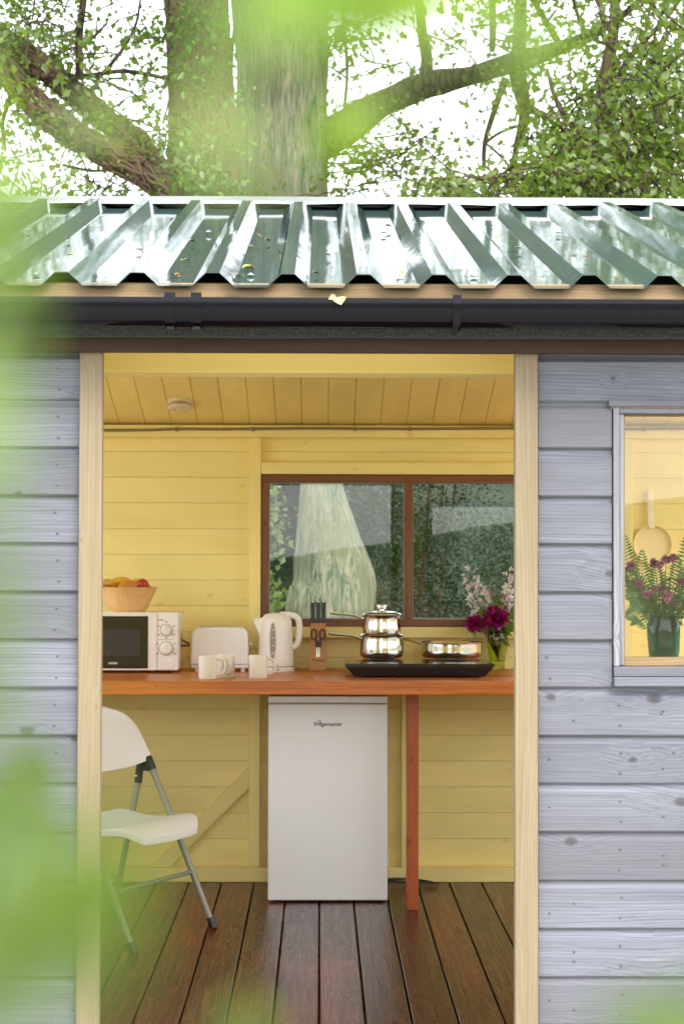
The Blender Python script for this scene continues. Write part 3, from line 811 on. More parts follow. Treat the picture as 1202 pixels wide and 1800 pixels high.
# ---- ceiling
ceil = node('ceiling', shed)
ZC = at(560, 746, YB).z             # ceiling height at the back wall
CP = 0.1169
xc0 = at(210.5, 746, YB).x
ang = math.atan(SLOPE)
LC = (YB + 0.02 - YR) / math.cos(ang)
cme = MB().box((0, 0, 0), (CP - 0.002, LC, 0.014)).mesh('ceiling_board', M['yellow_y'])
ymid = (YB + 0.02 + YR) / 2
for k in range(-9, 27):
    x = xc0 + (k + 0.5) * CP
    if x < XL + 0.05 or x > XR - 0.05: continue
    o = place('ceiling_board', cme, ceil, (x, ymid, ZC + (YB - ymid) * SLOPE + 0.007 + rnd.uniform(0, .001)), (-ang, 0, 0))
    b = o.modifiers.new('bevel', 'BEVEL'); b.width = 0.0012; b.segments = 1
mb = MB(); t_ = 0.02
def slope_panel(ya, za, yb, zb_, lift): 
    mb.prism([(ya, za + lift), (yb, zb_ + lift), (yb, zb_ + lift + t_), (ya, za + lift + t_)], XL, XR, 'x')
slope_panel(YB + 0.1, ZC - 0.1 * SLOPE, YR + 0.001, ZC + (YB - YR) * SLOPE, 0.018)
mb.build('roof_boarding', M['dark_gap'], ceil)
mb = MB(); slope_panel(YR - 0.001, ZC + (YB - YR) * SLOPE, 4.47, ZC + (YB - YR) * SLOPE - (YR - 4.47) * SLOPE, 0.0)
mb.build('ceiling_panel', M['yellow_y'], ceil)
zb_, zt_ = at(560, 655.5, 4.78).z, at(560, 655.5, 4.78).z + 0.16
bar('beam', XL, XR, 4.78, 4.905, zb_, zt_, M['yellow_x'], ceil, 0.004)
# unseen end walls, boarded to waist height, left open above to admit sky light
for (nm, xa, xb) in (('l', XL - 0.02, XL), ('r', XR, XR + 0.02)):
    ew = node('unseen_end_wall', shed)
    for k in range(6):
        bar('wall_board', xa, xb, 4.52, YB + 0.03, 0.002 + k * COV, 0.002 + (k + 1) * COV - 0.003, M['yellow_y'], ew, 0.001)
    for yy in (4.53, 6.4, 8.2):
        x0_ = xb + 0.002 if nm == 'l' else xa - 0.052
        bar('stud', x0_, x0_ + 0.05, yy, yy + 0.05, 0.06, 2.04, M['yellow_z'], ew, 0.002)
# ================================================================ THINGS INSIDE
# ---- worktop
ZWT = at(600, 1173.5, YB).z         # height of the worktop
YF = onz(560, 1197.5, ZWT).y        # its front edge
wt = thing('worktop', 'long red-brown stained timber worktop along the back wall on one square leg', 'worktop')
zu = at(560, 1221.5, YF).z
yb_ = [YF, YF + 0.30, YF + 0.60, YB - 0.05]
for i in range(3):
    a, b = yb_[i] + (0.001 if i else 0), yb_[i + 1] - 0.001
    MB().box((0, 0, 0), (XR - XL - 0.06, b - a, ZWT - zu)).build('worktop_plank', M['red_x'], wt, loc=((XL + XR) / 2, (a + b) / 2, (ZWT + zu) / 2), bevel=0.003)
pl = onz(725, 1600, 0.0)
MB().box((0, 0, 0), (0.048, 0.07, zu)).build('leg', M['red_z'], wt, loc=(pl.x, pl.y + 0.035, zu / 2 + 0.0005), bevel=0.002)
bar('batten', XL + 0.04, XR - 0.04, YB - 0.0455, YB - 0.049, ZWT - 0.06, ZWT - 0.02, M['red_x'], wt)

# ---- fridge
pa, pb = at(471, 1400, 7.77), at(681.5, 1400, 7.77)
fx = (pa.x + pb.x) / 2; fwid = pb.x - pa.x
fr = thing('fridge', 'white undercounter fridge standing under the worktop', 'fridge', (fx, 7.77, 0))
ftop = at(576, 1223.5, 7.77).z; fsp = at(576, 1237, 7.77).z; fbot = at(576, 1583, 7.77).z
MB().box((0, 0, 0), (fwid - 0.004, 0.43, ftop - 0.03)).build('cabinet', M['fridge'], fr, loc=(0, 0.045 + 0.215, (ftop + 0.03) / 2), bevel=0.006)
MB().box((0, 0, 0), (fwid, 0.07, ftop - fsp - 0.002)).build('top_panel', M['fridge'], fr, loc=(0, 0.037, (ftop + fsp) / 2 + 0.001), bevel=0.004)
dr = MB().box((0, 0, 0), (fwid, 0.042, fsp - fbot)).build('door', M['fridge'], fr, loc=(0, 0.021, (fsp + fbot) / 2), bevel=0.005, seg=3)
MB().box((0, 0, 0), (fwid - 0.03, 0.012, fsp - fbot - 0.03)).build('gasket', M['alarm_dark'], fr, loc=(0, 0.0485, (fsp + fbot) / 2))
lg = at(576.5, 1276, 7.77)
letters('lettering', 'fridgemaster', 0.0235, M['print_dark'], fr, (0.0, -0.0006, lg.z), bold=0.0004)
mb = MB(); rx = at(561, 1269, 7.77)
mb.tube([(0.006 * math.cos(a), 0, 0.006 * math.sin(a)) for a in [2 * math.pi * k / 16 for k in range(17)]], 0.0013, 5, caps=False)
mb.build('emblem', M['print_dark'], fr, loc=(rx.x - fx, -0.0006, rx.z + 0.001))
for sx in (-1, 1):
    for yy in (0.05, 0.42):
        MB().lathe([(0, 0), (0.016, 0), (0.016, 0.02), (0.008, 0.02), (0.008, 0.034), (0, 0.034)], 12).build('foot', M['black_pl'], fr, loc=(sx * (fwid / 2 - 0.035), yy, 0.0005))

# ---- microwave
pm = onz(313, 1183.5, ZWT); YM = pm.y
mwR = pm.x; mwL = at(133, 1150, YM).x; mh0 = 0.012; mhT = at(300, 1076.5, YM).z - ZWT
W_ = mwR - mwL; cxm = (mwL + mwR) / 2
mw = thing('microwave', 'white microwave oven with dark glass door and two dials', 'microwave', (cxm, YM, ZWT))
MB().box((0, 0, 0), (W_ - 0.004, 0.27, mhT - mh0 - 0.004)).build('body', M['cream_pl'], mw, loc=(0, 0.03 + 0.135, (mhT + mh0) / 2), bevel=0.004)
px_ = lambda p: at(p, 1130, YM).x - cxm
pz_ = lambda p: at(250, p, YM).z - ZWT
def front(name, x0, x1, z0, z1, y0, y1, mat, par=None, bv=0.003):
    o_ = par.location if par else Vector((0, 0, 0))
    return MB().box((0, 0, 0), (x1 - x0, y1 - y0, z1 - z0)).build(name, mat, par or mw, loc=Vector(((x0 + x1) / 2, (y0 + y1) / 2, (z0 + z1) / 2)) - o_, bevel=bv)
xs = px_(277)
md = front('door', -W_ / 2, xs - 0.001, mh0, mhT, 0, 0.03, M['cream_pl'])
mp = front('control_panel', xs + 0.0005, W_ / 2, mh0, mhT, 0, 0.03, M['cream_pl'])
front('door_glass', -W_ / 2 + 0.02, px_(260.5), pz_(1175), pz_(1083), -0.0025, 0.002, M['black_gl'], md, 0.001)
front('mesh_window', -W_ / 2 + 0.05, px_(246.5), pz_(1153), pz_(1106), -0.0032, -0.0022, M['dark_win'], md, 0.0003)
letters('lettering', 'igenix', 0.0165, M['print_white'], md, Vector((px_(199.5), -0.0032, pz_(1167.5))) - md.location, bold=0.0003)
for pz, r in ((1108, 0.0235), (1140, 0.0275)):
    c = Vector((px_(292.5), 0, pz_(pz))) - mp.location
    d = MB(); d.lathe([(0.0, 0.0), (r, 0.0), (r, 0.004), (r * 0.86, 0.006), (r * 0.80, 0.020), (r * 0.72, 0.022), (0, 0.022)], 28)
    d.box((0, 0, 0.0235), (0.005, r * 1.3, 0.006))
    for i in range(len(d.v)): a, b, z = d.v[i]; d.v[i] = (a, -z, b)
    dial = d.build('dial', M['cream_pl'], mp, smooth=35, loc=c)
    ring = MB(); ring.tube([(r * 1.06 * math.cos(a), -0.0005, r * 1.06 * math.sin(a)) for a in [2 * math.pi * k / 24 for k in range(25)]], 0.0009, 4, caps=False)
    for k in range(9):
        a = R(-30 + 240 * k / 8); u_ = Vector((math.cos(a), 0, math.sin(a)))
        ring.tube([u_ * (r * 1.18), u_ * (r * 1.34)], 0.0008, 4)
        if k % 2 == 0: ring.box(u_ * (r * 1.6), (0.010, 0.0006, 0.003))
    ring.build('markings', M['print_dark'], mp, loc=(c[0], c[1] - 0.0004, c[2]))
front('release_button', px_(281), px_(304.5), pz_(1177), pz_(1161.5), -0.0025, 0.002, M['cream_pl'], mp, 0.001)
mb = MB()
mb.box((px_(293), -0.0003, pz_(1124)), (0.066, 0.0006, 0.0012)); mb.box((px_(283), -0.0003, pz_(1089.5)), (0.022, 0.0006, 0.003))
mb.build('panel_print', M['print_dark'], mp, loc=-mp.location)
for sx in (-1, 1):
    for yy in (0.05, 0.26):
        MB().lathe([(0, 0), (0.011, 0), (0.013, 0.014), (0, 0.014)], 10).build('foot', M['black_pl'], mw, loc=(sx * (W_ / 2 - 0.04), yy, 0.0))
h = MB(); h.tube([(W_ / 2 - 0.002, 0.20, 0.135), (W_ / 2 + 0.034, 0.20, 0.115), (W_ / 2 + 0.034, 0.20, 0.108), (W_ / 2 - 0.002, 0.20, 0.108)], 0.0045, 6)
h.build('cord_hook', M['black_pl'], mw)

# ---- fruit bowl on the microwave
ZM = ZWT + mhT - 0.002
pbw = at(226, 1075, YM + 0.14); BWc = Vector((pbw.x, YM + 0.14, ZM))
sc_ = (YM + 0.14) / F_PX
bowl = thing('fruit_bowl', 'pale bamboo bowl of fruit on top of the microwave', 'bowl', BWc)
rb, rt, bh = 0.070, 0.125, 0.108
mb = MB(); nb = 18
for (prof, nm) in (([(0, 0), (rb, 0), (rb + 0.012, 0.012), (rb + 0.028, bh * 0.45), (rt, bh), (rt - 0.010, bh), (rb + 0.016, bh * 0.45), (rb - 0.005, 0.014), (0, 0.012)], 'body'),):
    MB().lathe(prof, 48).build('bowl_body', M['bamboo'], bowl, smooth=35)
def fruit(name, lab, cat, mb, mat, loc, rot=(0, 0, 0)):
    o = mb.build(name, mat, None, smooth=50, loc=loc); o.rotation_euler = rot
    return tag(o, lab, cat)
def banana(L=0.19, r=0.018, bend=0.9):
    mb = MB(); pts = []; rs = []
    for i in range(13):
        t = i / 12; a = (t - 0.5) * bend * 2; rad = L / (2 * bend)
        pts.append((rad * math.sin(a), 0, rad * (1 - math.cos(a)) * -1)); rs.append(r * (0.28 + 0.72 * math.sin(math.pi * min(1, max(0, (t * 0.94 + 0.03)))) ** 0.5))
    rs[0] = r * 0.3; rs[-1] = r * 0.22
    mb.tube(pts, rs, 7); return mb
fruit('banana', 'yellow banana curving over the middle of the fruit bowl', 'banana', banana(0.15, 0.019), M['banana'], BWc + Vector((-0.028, 0.0, bh + 0.024)), (0.1, 0.05, 0.25))
fruit('banana', 'yellow banana sloping down to the doorpost side of the fruit bowl', 'banana', banana(0.17, 0.018), M['banana'], BWc + Vector((-0.075, -0.03, bh + 0.014)), (0.1, 0.28, 0.7))
fruit('banana', 'yellow banana at the back of the bowl behind the red fruit', 'banana', banana(0.12, 0.017), M['banana'], BWc + Vector((0.04, 0.055, bh + 0.02)), (0.0, 0.1, -0.3))
fruit('plum', 'round red fruit resting on the rim side of the bowl', 'fruit', MB().sphere((0, 0, 0), (0.028, 0.028, 0.026), 16, 10), M['apple'], BWc + Vector((0.062, -0.02, bh + 0.010)))
fruit('apple', 'dark red fruit low in the bowl, mostly hidden by the rim', 'fruit', MB().sphere((0, 0, 0), (0.03, 0.03, 0.028), 16, 10), M['apple'], BWc + Vector((0.082, 0.02, bh - 0.022)))
fruit('pear', 'orange brown pear lying between bananas and red fruit', 'fruit', MB().lathe([(0, -0.045), (0.02, -0.042), (0.032, -0.02), (0.029, 0.005), (0.018, 0.03), (0.012, 0.042), (0, 0.045)], 16), M['pear'], BWc + Vector((0.005, -0.045, bh + 0.0)), (0, R(75), 0.3))
for k, (x, y) in enumerate(((-0.03, 0.03), (-0.01, -0.0))): 
    fruit('orange', ['orange at the bottom of the fruit bowl towards the wall', 'orange at the bottom of the fruit bowl under the pear'][k], 'fruit', MB().sphere((0, 0, 0), 0.034, 16, 10), M['pear'], BWc + Vector((x, y * 1.6, 0.05 if k else 0.055)))

# ---- toaster
pt = onz(386, 1180.5, ZWT)
ts = thing('toaster', 'white two-slot toaster between microwave and kettle', 'toaster', (pt.x, pt.y, ZWT))
s_t = pt.y / F_PX
tw = 101.5 * s_t; thh = 77.5 * s_t
mb = MB(); pr = []
zt0 = 0.016
hw_ = tw / 2
prof = [(-hw_ + 0.001, zt0 + 0.012), (-hw_, zt0 + 0.02), (-hw_ + 0.004, thh - 0.03), (-hw_ + 0.012, thh - 0.010), (-hw_ + 0.028, thh - 0.001), (0, thh),
        (hw_ - 0.028, thh - 0.001), (hw_ - 0.012, thh - 0.010), (hw_ - 0.004, thh - 0.03), (hw_, zt0 + 0.02), (hw_ - 0.001, zt0 + 0.012)]
mb.prism(prof, 0.004, 0.166, 'y')
mb.build('body', M['white_pl'], ts, bevel=0.012, seg=4, smooth=35)
MB().box((0, 0.085, zt0 + 0.005), (tw - 0.004, 0.165, 0.012)).build('base', M['white_pl'], ts, bevel=0.004)
for yy in (0.06, 0.112):
    MB().box((-0.012, yy, thh + 0.0005), (0.15, 0.026, 0.004)).build('slot', M['print_dark'], ts, bevel=0.001)
MB().box((-0.012, 0.086, thh + 0.002), (0.162, 0.09, 0.004)).build('slot_surround', M['steel_dull'], ts, bevel=0.0015)
MB().box((hw_ + 0.007, 0.085, thh * 0.62), (0.016, 0.045, 0.012)).build('lever', M['cream_pl'], ts, bevel=0.003)
for sx in (-1, 1):
    for yy in (0.02, 0.15):
        MB().lathe([(0, 0), (0.009, 0), (0.010, 0.017), (0, 0.017)], 10).build('foot', M['cream_pl'], ts, loc=(sx * (hw_ - 0.025), yy, 0))
fl = MB()
fl.tube([(-hw_ + 0.01, 0.15, 0.06), (-hw_ - 0.015, 0.17, 0.058), (-hw_ - 0.035, 0.18, 0.05), (-hw_ - 0.07, 0.19, 0.05)], 0.003, 6)
fl.tube([(hw_ - 0.01, 0.165, 0.09), (hw_ + 0.02, 0.175, 0.095), (hw_ + 0.05, 0.18, 0.085), (hw_ + 0.075, 0.18, 0.082)], 0.003, 6)
fl.build('flex', M['cable_white'], ts, smooth=60)

# ---- kettle
pk = onz(484, 1181, ZWT)
kt = thing('kettle', 'warm white plastic kettle with grey water gauge', 'kettle', (pk.x, pk.y + 0.08, ZWT))
sk = (pk.y + 0.08) / F_PX
kb = MB()
kz = lambda py: (1181 - py) * sk
prof = [(0, 0.0), (0.082, 0.0), (0.083, 0.010), (0.078, 0.016), (0.0775, 0.018), (0.079, 0.022), (0.0775, 0.06), (0.0725, 0.14), (0.069, 0.20), (0.068, 0.215), (0.06, 0.232), (0.04, 0.243), (0, 0.247)]
kb.lathe(prof, 40)
kb.build('body', M['cream_pl'], kt, smooth=40)
MB().lathe([(0.0785, 0.019), (0.0795, 0.0205), (0.0785, 0.022)], 40).build('seam', M['alarm_dark'], kt)
sp = MB()          # spout: a wedge leaving the top of the jug
sp.add([(-0.050, -0.030, 0.232), (-0.050, 0.030, 0.232), (-0.100, -0.007, 0.226), (-0.100, 0.007, 0.226), (-0.062, -0.036, 0.15), (-0.062, 0.036, 0.15), (-0.066, 0, 0.125), (-0.094, -0.004, 0.208), (-0.094, 0.004, 0.208)],
       [(0, 2, 3, 1), (0, 4, 7, 2), (1, 3, 8, 5), (2, 7, 8, 3), (4, 6, 7), (5, 8, 6), (6, 8, 7)])
sp.build('spout', M['cream_pl'], kt, bevel=0.003)
hd = MB()
hp = [(0.02, 0, 0.243), (0.052, 0, 0.243), (0.078, 0, 0.240), (0.096, 0, 0.225), (0.102, 0, 0.198), (0.101, 0, 0.165), (0.098, 0, 0.135), (0.088, 0, 0.112), (0.066, 0, 0.10)]
def smooth_path(pts, n=4):
    pts = [Vector(p) for p in pts]; out = []
    for i in range(len(pts) - 1):
        p0, p1, p2, p3 = pts[max(i - 1, 0)], pts[i], pts[i + 1], pts[min(i + 2, len(pts) - 1)]
        for k in range(n):
            t = k / n
            out.append(0.5 * ((2 * p1) + (p2 - p0) * t + (2 * p0 - 5 * p1 + 4 * p2 - p3) * t * t + (-p0 + 3 * p1 - 3 * p2 + p3) * t ** 3))
    return out + [pts[-1]]
hd.tube(smooth_path(hp), 0.0145, 10, up=(0, 1, 0), flat=1.0)
hd.build('handle', M['cream_pl'], kt, smooth=50)
lid = MB().lathe([(0.056, 0.2345), (0.05, 0.243), (0.03, 0.250), (0, 0.252)], 32); lid.build('lid', M['cream_pl'], kt, smooth=50)
wg = MB(); N = 24
ell = [(0.0125 * math.sin(2 * math.pi * k / N), 0.082 * math.cos(2 * math.pi * k / N)) for k in range(N)]
wg.prism(ell, -0.006, 0.0, 'y')
# the gauge follows the tapering wall
for i in range(len(wg.v)):
    x, y, z = wg.v[i]; rr = 0.0745 - 0.055 * (z); wg.v[i] = (x - 0.012, -math.sqrt(max(0, rr * rr - (x - 0.012) ** 2)) + y * 0.5 + 0.0008, z + 0.13)
g_ = wg.build('water_gauge', M['grey_lens'], kt, smooth=40)
mk = MB()
for k in range(4): mk.box((-0.010, -0.0757 + 0.055 * (0.08 + 0.03 * k - 0.13), 0.08 + 0.033 * k), (0.010, 0.0015, 0.0035))
mk.build('markings', M['print_white'], kt)
mk = MB().box((0.012, -0.0835, 0.011), (0.006, 0.003, 0.006)); mk.box((0.005, -0.0776, 0.028), (0.012, 0.0015, 0.003)); mk.build('print', M['print_dark'], kt)

# ---- mugs
def make_mug(label, px, py, rz):
    p = onz(px, py, ZWT)
    m = thing('mug', label, 'mug', (p.x, p.y + 0.039, ZWT), rz, 'cream mugs on the worktop')
    r, hh = 0.0375, 0.094
    MB().lathe([(0, 0), (r - 0.004, 0), (r - 0.002, 0.002), (r, 0.006), (r, hh - 0.001), (r - 0.001, hh), (r - 0.0035, hh - 0.001), (r - 0.004, 0.006), (0, 0.006)], 36).build('body', M['mug'], m, smooth=40)
    hp = [(r - 0.003, 0, 0.075), (r + 0.012, 0, 0.079), (r + 0.028, 0, 0.068), (r + 0.032, 0, 0.046), (r + 0.024, 0, 0.026), (r + 0.010, 0, 0.018), (r - 0.003, 0, 0.021)]
    MB().tube(smooth_path(hp), 0.0055, 8, up=(0, 1, 0), flat=1.35).build('handle', M['mug'], m, smooth=50)
make_mug('cream mug standing in front of another mug, before the toaster', 364.5, 1195, R(8))
make_mug('cream mug half hidden behind another mug, before the toaster', 396, 1191.5, R(-70))
make_mug('cream mug standing alone in front of the kettle', 453, 1193.5, R(12))

# ---- knife block with knives and scissors
pk = onz(559, 1179, ZWT); sk = pk.y / F_PX
kbk = thing('knife_block', 'small beech knife block beside the kettle', 'knife block', (pk.x, pk.y, ZWT))
bwid = 30 * sk
mb = MB(); mb.prism([(0.0, 0.0), (0.13, 0.0), (0.105, 0.205), (0.035, 0.205)], -bwid / 2, bwid / 2, 'x')
for i in range(len(mb.v)):
    x, y, z = mb.v[i]; mb.v[i] = (x * (1 - 0.10 * z / 0.2), y, z)
mb.build('block', M['block_wood'], kbk, bevel=0.002)
letters('lettering', 'Prestige', 0.0165, M['print_brown'], kbk, (0.0, 0.0072, 0.040), rot=(R(90 - 9.7), 0, 0), bold=0.0004)
klab = ['black handled knife on the kettle side of the block', 'black handled knife in the middle of the block', 'black handled knife in the block on the saucepan side']
for i, xx in enumerate((-0.0235, 0.0, 0.0235)):
    kn = thing('knife', klab[i], 'knife', (pk.x + xx * 1.0, pk.y + 0.058, ZWT + 0.195), 0, 'knives in the block')
    n_ = MB(); n_.prism([(-0.0085, 0.004), (0.0085, 0.004), (0.0095, 0.03), (0.0105, 0.09), (0.010, 0.108), (-0.010, 0.108), (-0.0105, 0.09), (-0.009, 0.03)], -0.007, 0.007, 'y')
    n_.build('handle', M['black_pl'], kn, bevel=0.003)
    MB().box((0, 0, -0.06), (0.018, 0.0016, 0.13)).build('blade', M['steel'], kn)
    MB().box((0, -0.0072, 0.104), (0.010, 0.001, 0.004)).build('end_cap', M['steel_dull'], kn)
scs = thing('scissors', 'black handled kitchen scissors hung on the front of the knife block', 'scissors', (pk.x, pk.y + 0.012, ZWT + 0.118))
for sx in (-1, 1):
    ringp = []
    for k in range(15):
        a = 2 * math.pi * k / 14
        ringp.append((sx * 0.0185 + 0.0125 * math.cos(a), -0.006 + 0.004 * math.sin(a), 0.040 + 0.021 * math.sin(a)))
    l_ = MB(); l_.tube(ringp, 0.0034, 6, caps=False)
    l_.tube([(sx * 0.013, -0.006, 0.022), (sx * 0.006, -0.007, 0.004), (sx * 0.004, -0.006, -0.016)], [0.0042, 0.006, 0.007], 6)
    l_.build('handle', M['black_pl'], scs, smooth=50)
    MB().box((sx * 0.003, -0.001, -0.045), (0.009, 0.0015, 0.07), Matrix.Rotation(R(-sx * 3), 3, 'Y')).build('blade', M['steel'], scs)

# ---- induction hob
ph = onz(560, 1191.5, ZWT)
xl, xr_ = at(606, 1165, ph.y + 0.0).x, at(869, 1165, ph.y).x
hb = thing('induction_hob', 'black two-ring portable induction hob on the worktop', 'hob', ((xl + xr_) / 2, ph.y, ZWT))
hw_ = (xr_ - xl) / 2; ht = at(700, 1166.5, ph.y).z - ZWT
HD = 0.36
mb = MB()
b0, b1 = hw_ - 0.038, hw_ - 0.002
mb.add([(-b0, 0.012, 0.006), (b0, 0.012, 0.006), (b0, HD - 0.03, 0.006), (-b0, HD - 0.03, 0.006), (-b1, -0.004, ht - 0.012), (b1, -0.004, ht - 0.012), (b1, HD, ht - 0.012), (-b1, HD, ht - 0.012)],
       [(3, 2, 1, 0), (4, 5, 6, 7), (0, 1, 5, 4), (1, 2, 6, 5), (2, 3, 7, 6), (3, 0, 4, 7)])
mb.build('casing', M['black_pl'], hb, bevel=0.003)
MB().box((0, HD / 2 - 0.003, ht - 0.006), (2 * hw_, HD + 0.012, 0.0115)).build('glass_plate', M['black_gl'], hb, bevel=0.003)
for sx in (-1, 1):
    MB().lathe([(0.098, 0.0), (0.1, 0.0004), (0.102, 0.0)], 40).build('ring_marking', M['alarm_dark'], hb, loc=(sx * 0.155, 0.215, ht))
    MB().box((sx * 0.155, 0.045, ht + 0.0004), (0.10, 0.035, 0.0006)).build('touch_panel', M['grey_lens'], hb)
    for yy in (0.05, 0.28): MB().lathe([(0, 0), (0.012, 0), (0.012, 0.01), (0, 0.01)], 10).build('foot', M['black_pl'], hb, loc=(sx * (b0 - 0.03), yy, 0))
HT = ZWT + ht

def pan_handle(mb, p0, p1, p2, w0=0.008, w1=0.011):
    mb.tube(smooth_path([p0, p0.lerp(p1, 0.5) + Vector((0, 0, 0.004)), p1, p2], 4), [w0 + (w1 - w0) * i / 12 for i in range(13)], 8, flat=0.5, up=(0, 0, 1))
def pan(label, px, py, zbase, r, hgt, belly, dirang, hl, hz, rise):
    p = onz(px, py, zbase)
    t = thing('saucepan', label, 'saucepan', (p.x, p.y + r * 0.98, zbase))
    e = 0.0025
    pr = [(0, 0), (r * 0.86, 0), (r * belly * 0.985, 0.012), (r * belly, 0.03), (r * belly * 0.985, hgt * 0.62), (r * 0.985, hgt * 0.86), (r, hgt - 0.004), (r + 0.004, hgt), (r + 0.002, hgt + 0.002), (r - e, hgt - 0.002), (r * belly - e * 1.5, 0.03), (r * 0.82, 0.004), (0, 0.004)]
    MB().lathe(pr, 48).build('body', M['steel'], t, smooth=50)
    a = Vector((math.cos(dirang), math.sin(dirang), 0))
    hnd = MB(); pan_handle(hnd, a * (r * 0.985) + Vector((0, 0, hz)), a * (r + hl * 0.6) + Vector((0, 0, hz + rise * 0.75)), a * (r + hl) + Vector((0, 0, hz + rise)))
    hnd.build('handle', M['steel'], t, smooth=50)
    return t, p
t1, p1 = pan('lower steel saucepan standing on the hob ring', 672, 1158.5, HT + 0.001, 0.092, 0.100, 1.04, R(188), 0.14, 0.083, 0.022)
zz = HT + 0.001 + 0.100 + 0.003
c1 = t1.location
t2 = thing('saucepan', 'upper steel saucepan with lid, stacked on the other saucepan', 'saucepan', (c1.x + 0.0, c1.y, zz))
r, hgt = 0.083, 0.083
MB().lathe([(0, 0.0), (r * 0.97, 0.0), (r * 1.01, 0.012), (r * 1.01, 0.03), (r * 0.96, hgt * 0.7), (r * 0.98, hgt - 0.004), (r + 0.003, hgt), (r - 0.002, hgt), (r - 0.004, 0.03), (0, 0.004)], 48).build('body', M['steel'], t2, smooth=50)
a = Vector((math.cos(R(186)), math.sin(R(186)), 0)); hnd = MB()
pan_handle(hnd, a * (r * 0.98) + Vector((0, 0, 0.066)), a * (r + 0.085) + Vector((0, 0, 0.084)), a * (r + 0.14) + Vector((0, 0, 0.090)))
hnd.build('handle', M['steel'], t2, smooth=50)
ld = MB().lathe([(r + 0.001, 0.0), (r + 0.003, 0.002), (r + 0.001, 0.005), (r * 0.8, 0.012), (r * 0.4, 0.017), (0, 0.018), (0, 0.015), (r * 0.6, 0.012), (r - 0.002, 0.001)], 48).build('lid', M['steel'], t2, smooth=50, loc=(0, 0, hgt + 0.0005))
MB().lathe([(0, 0.0165), (0.012, 0.0165), (0.013, 0.024), (0.023, 0.028), (0.0245, 0.032), (0.0245, 0.040), (0.022, 0.044), (0, 0.045)], 28).build('knob', M['steel'], ld, smooth=40)
pf = onz(796, 1158, HT + 0.001)
fp = thing('frying_pan', 'shallow steel frying pan on the hob next to the vase', 'frying pan', (pf.x, pf.y + 0.118, HT + 0.001))
r, hgt = 0.137, 0.066
MB().lathe([(0, 0), (r * 0.88, 0), (r * 0.97, 0.012), (r * 0.985, 0.03), (r * 0.97, 0.046), (r * 0.985, hgt - 0.003), (r + 0.003, hgt), (r + 0.002, hgt + 0.002), (r - 0.003, hgt - 0.002), (r * 0.97 - 0.003, 0.03), (r * 0.86, 0.004), (0, 0.004)], 56).build('body', M['steel'], fp, smooth=50)
a = Vector((math.cos(R(158)), math.sin(R(158)), 0)); hnd = MB()
pan_handle(hnd, a * (r * 0.97) + Vector((0, 0, 0.052)), a * (r + 0.10) + Vector((0, 0, 0.078)), a * (r + 0.19) + Vector((0, 0, 0.098)), 0.009, 0.012)
hnd.build('handle', M['steel'], fp, smooth=50)

# ---- smoke alarm on the ceiling
va = ray(317, 707); ta = (ZC + YB * SLOPE - EYE) / (va.z + SLOPE * va.y); pa = Vector((0, 0, EYE)) + va * ta
sa = thing('smoke_alarm', 'round cream smoke alarm fixed to the sloping ceiling', 'smoke alarm', pa)
sa.rotation_euler = (-math.atan(SLOPE), 0, 0)
MB().lathe([(0, -0.034), (0.040, -0.034), (0.050, -0.030), (0.053, -0.026)], 36).build('cover', M['alarm'], sa, smooth=30)
sl = MB()
for k in range(44):
    a = 2 * math.pi * k / 44
    sl.box((0.0525 * math.cos(a), 0.0525 * math.sin(a), -0.0195), (0.006, 0.0035, 0.0125), Matrix.Rotation(a, 3, 'Z'))
sl.build('vent_ribs', M['alarm'], sa)
MB().lathe([(0.046, -0.026), (0.046, -0.013)], 30).build('chamber', M['alarm_dark'], sa)
MB().lathe([(0.053, -0.0128), (0.056, -0.010), (0.057, 0.0), (0, 0.0)], 36).build('base', M['alarm'], sa, smooth=30)
MB().lathe([(0, -0.0355), (0.004, -0.0355), (0.0045, -0.034)], 12).build('test_button', M['alarm_dark'], sa, loc=(-0.024, 0, 0))
MB().box((0.012, -0.02, -0.0345), (0.002, 0.012, 0.001)).build('indicator', M['alarm_dark'], sa)

# ---- electric cable clipped along the top plate
cb_ = thing('cable', 'dark electric cable clipped along the yellow plate above the back window', 'cable', (0, 0, 0))
pts = []; YCB = YS - 0.006
ups = [(-200, 757.5), (100, 756.5), (250, 756), (311, 754), (380, 754.5), (445, 753.8), (540, 753), (640, 753.5), (740, 753.6), (850, 753), (960, 752.5), (1090, 754), (1170, 753.5), (1300, 753)]
ctrl = [at(a, b, YCB) for a, b in ups]
MB().tube(smooth_path(ctrl, 4), 0.0062, 8).build('sheath', M['cable_yel'], cb_, smooth=60)
for a, b in ((311, 754), (445, 753.8), (624, 753.5), (720, 753.6), (1131, 754)):
    p = at(a, b, YCB); MB().box((p.x, p.y - 0.001, p.z - 0.001), (0.012, 0.016, 0.020)).build('clip', M['cable_yel'], cb_, bevel=0.003)

# ---- coil of black flex on the floor
pc = onz(722, 1549, 0.006)
pts = []
for k in range(70):
    t = k / 69; a = t * 2 * math.pi * 2.6 + 0.4
    pts.append((pc.x + (0.105 - 0.02 * math.sin(3 * t * 6)) * math.cos(a) * (1 + 0.12 * math.sin(5 * t)), 8.17 + 0.045 * math.sin(a), 0.006 + 0.018 * abs(math.sin(a * 0.5)) + 0.004 * t))
pts = [(fx + 0.24, 8.19, 0.05), (fx + 0.28, 8.18, 0.02)] + pts
o = MB().tube(pts, 0.0038, 6).build('power_flex', M['cable'], None, smooth=60)
tag(o, 'loosely coiled black power flex on the floor beside the fridge', 'cable')

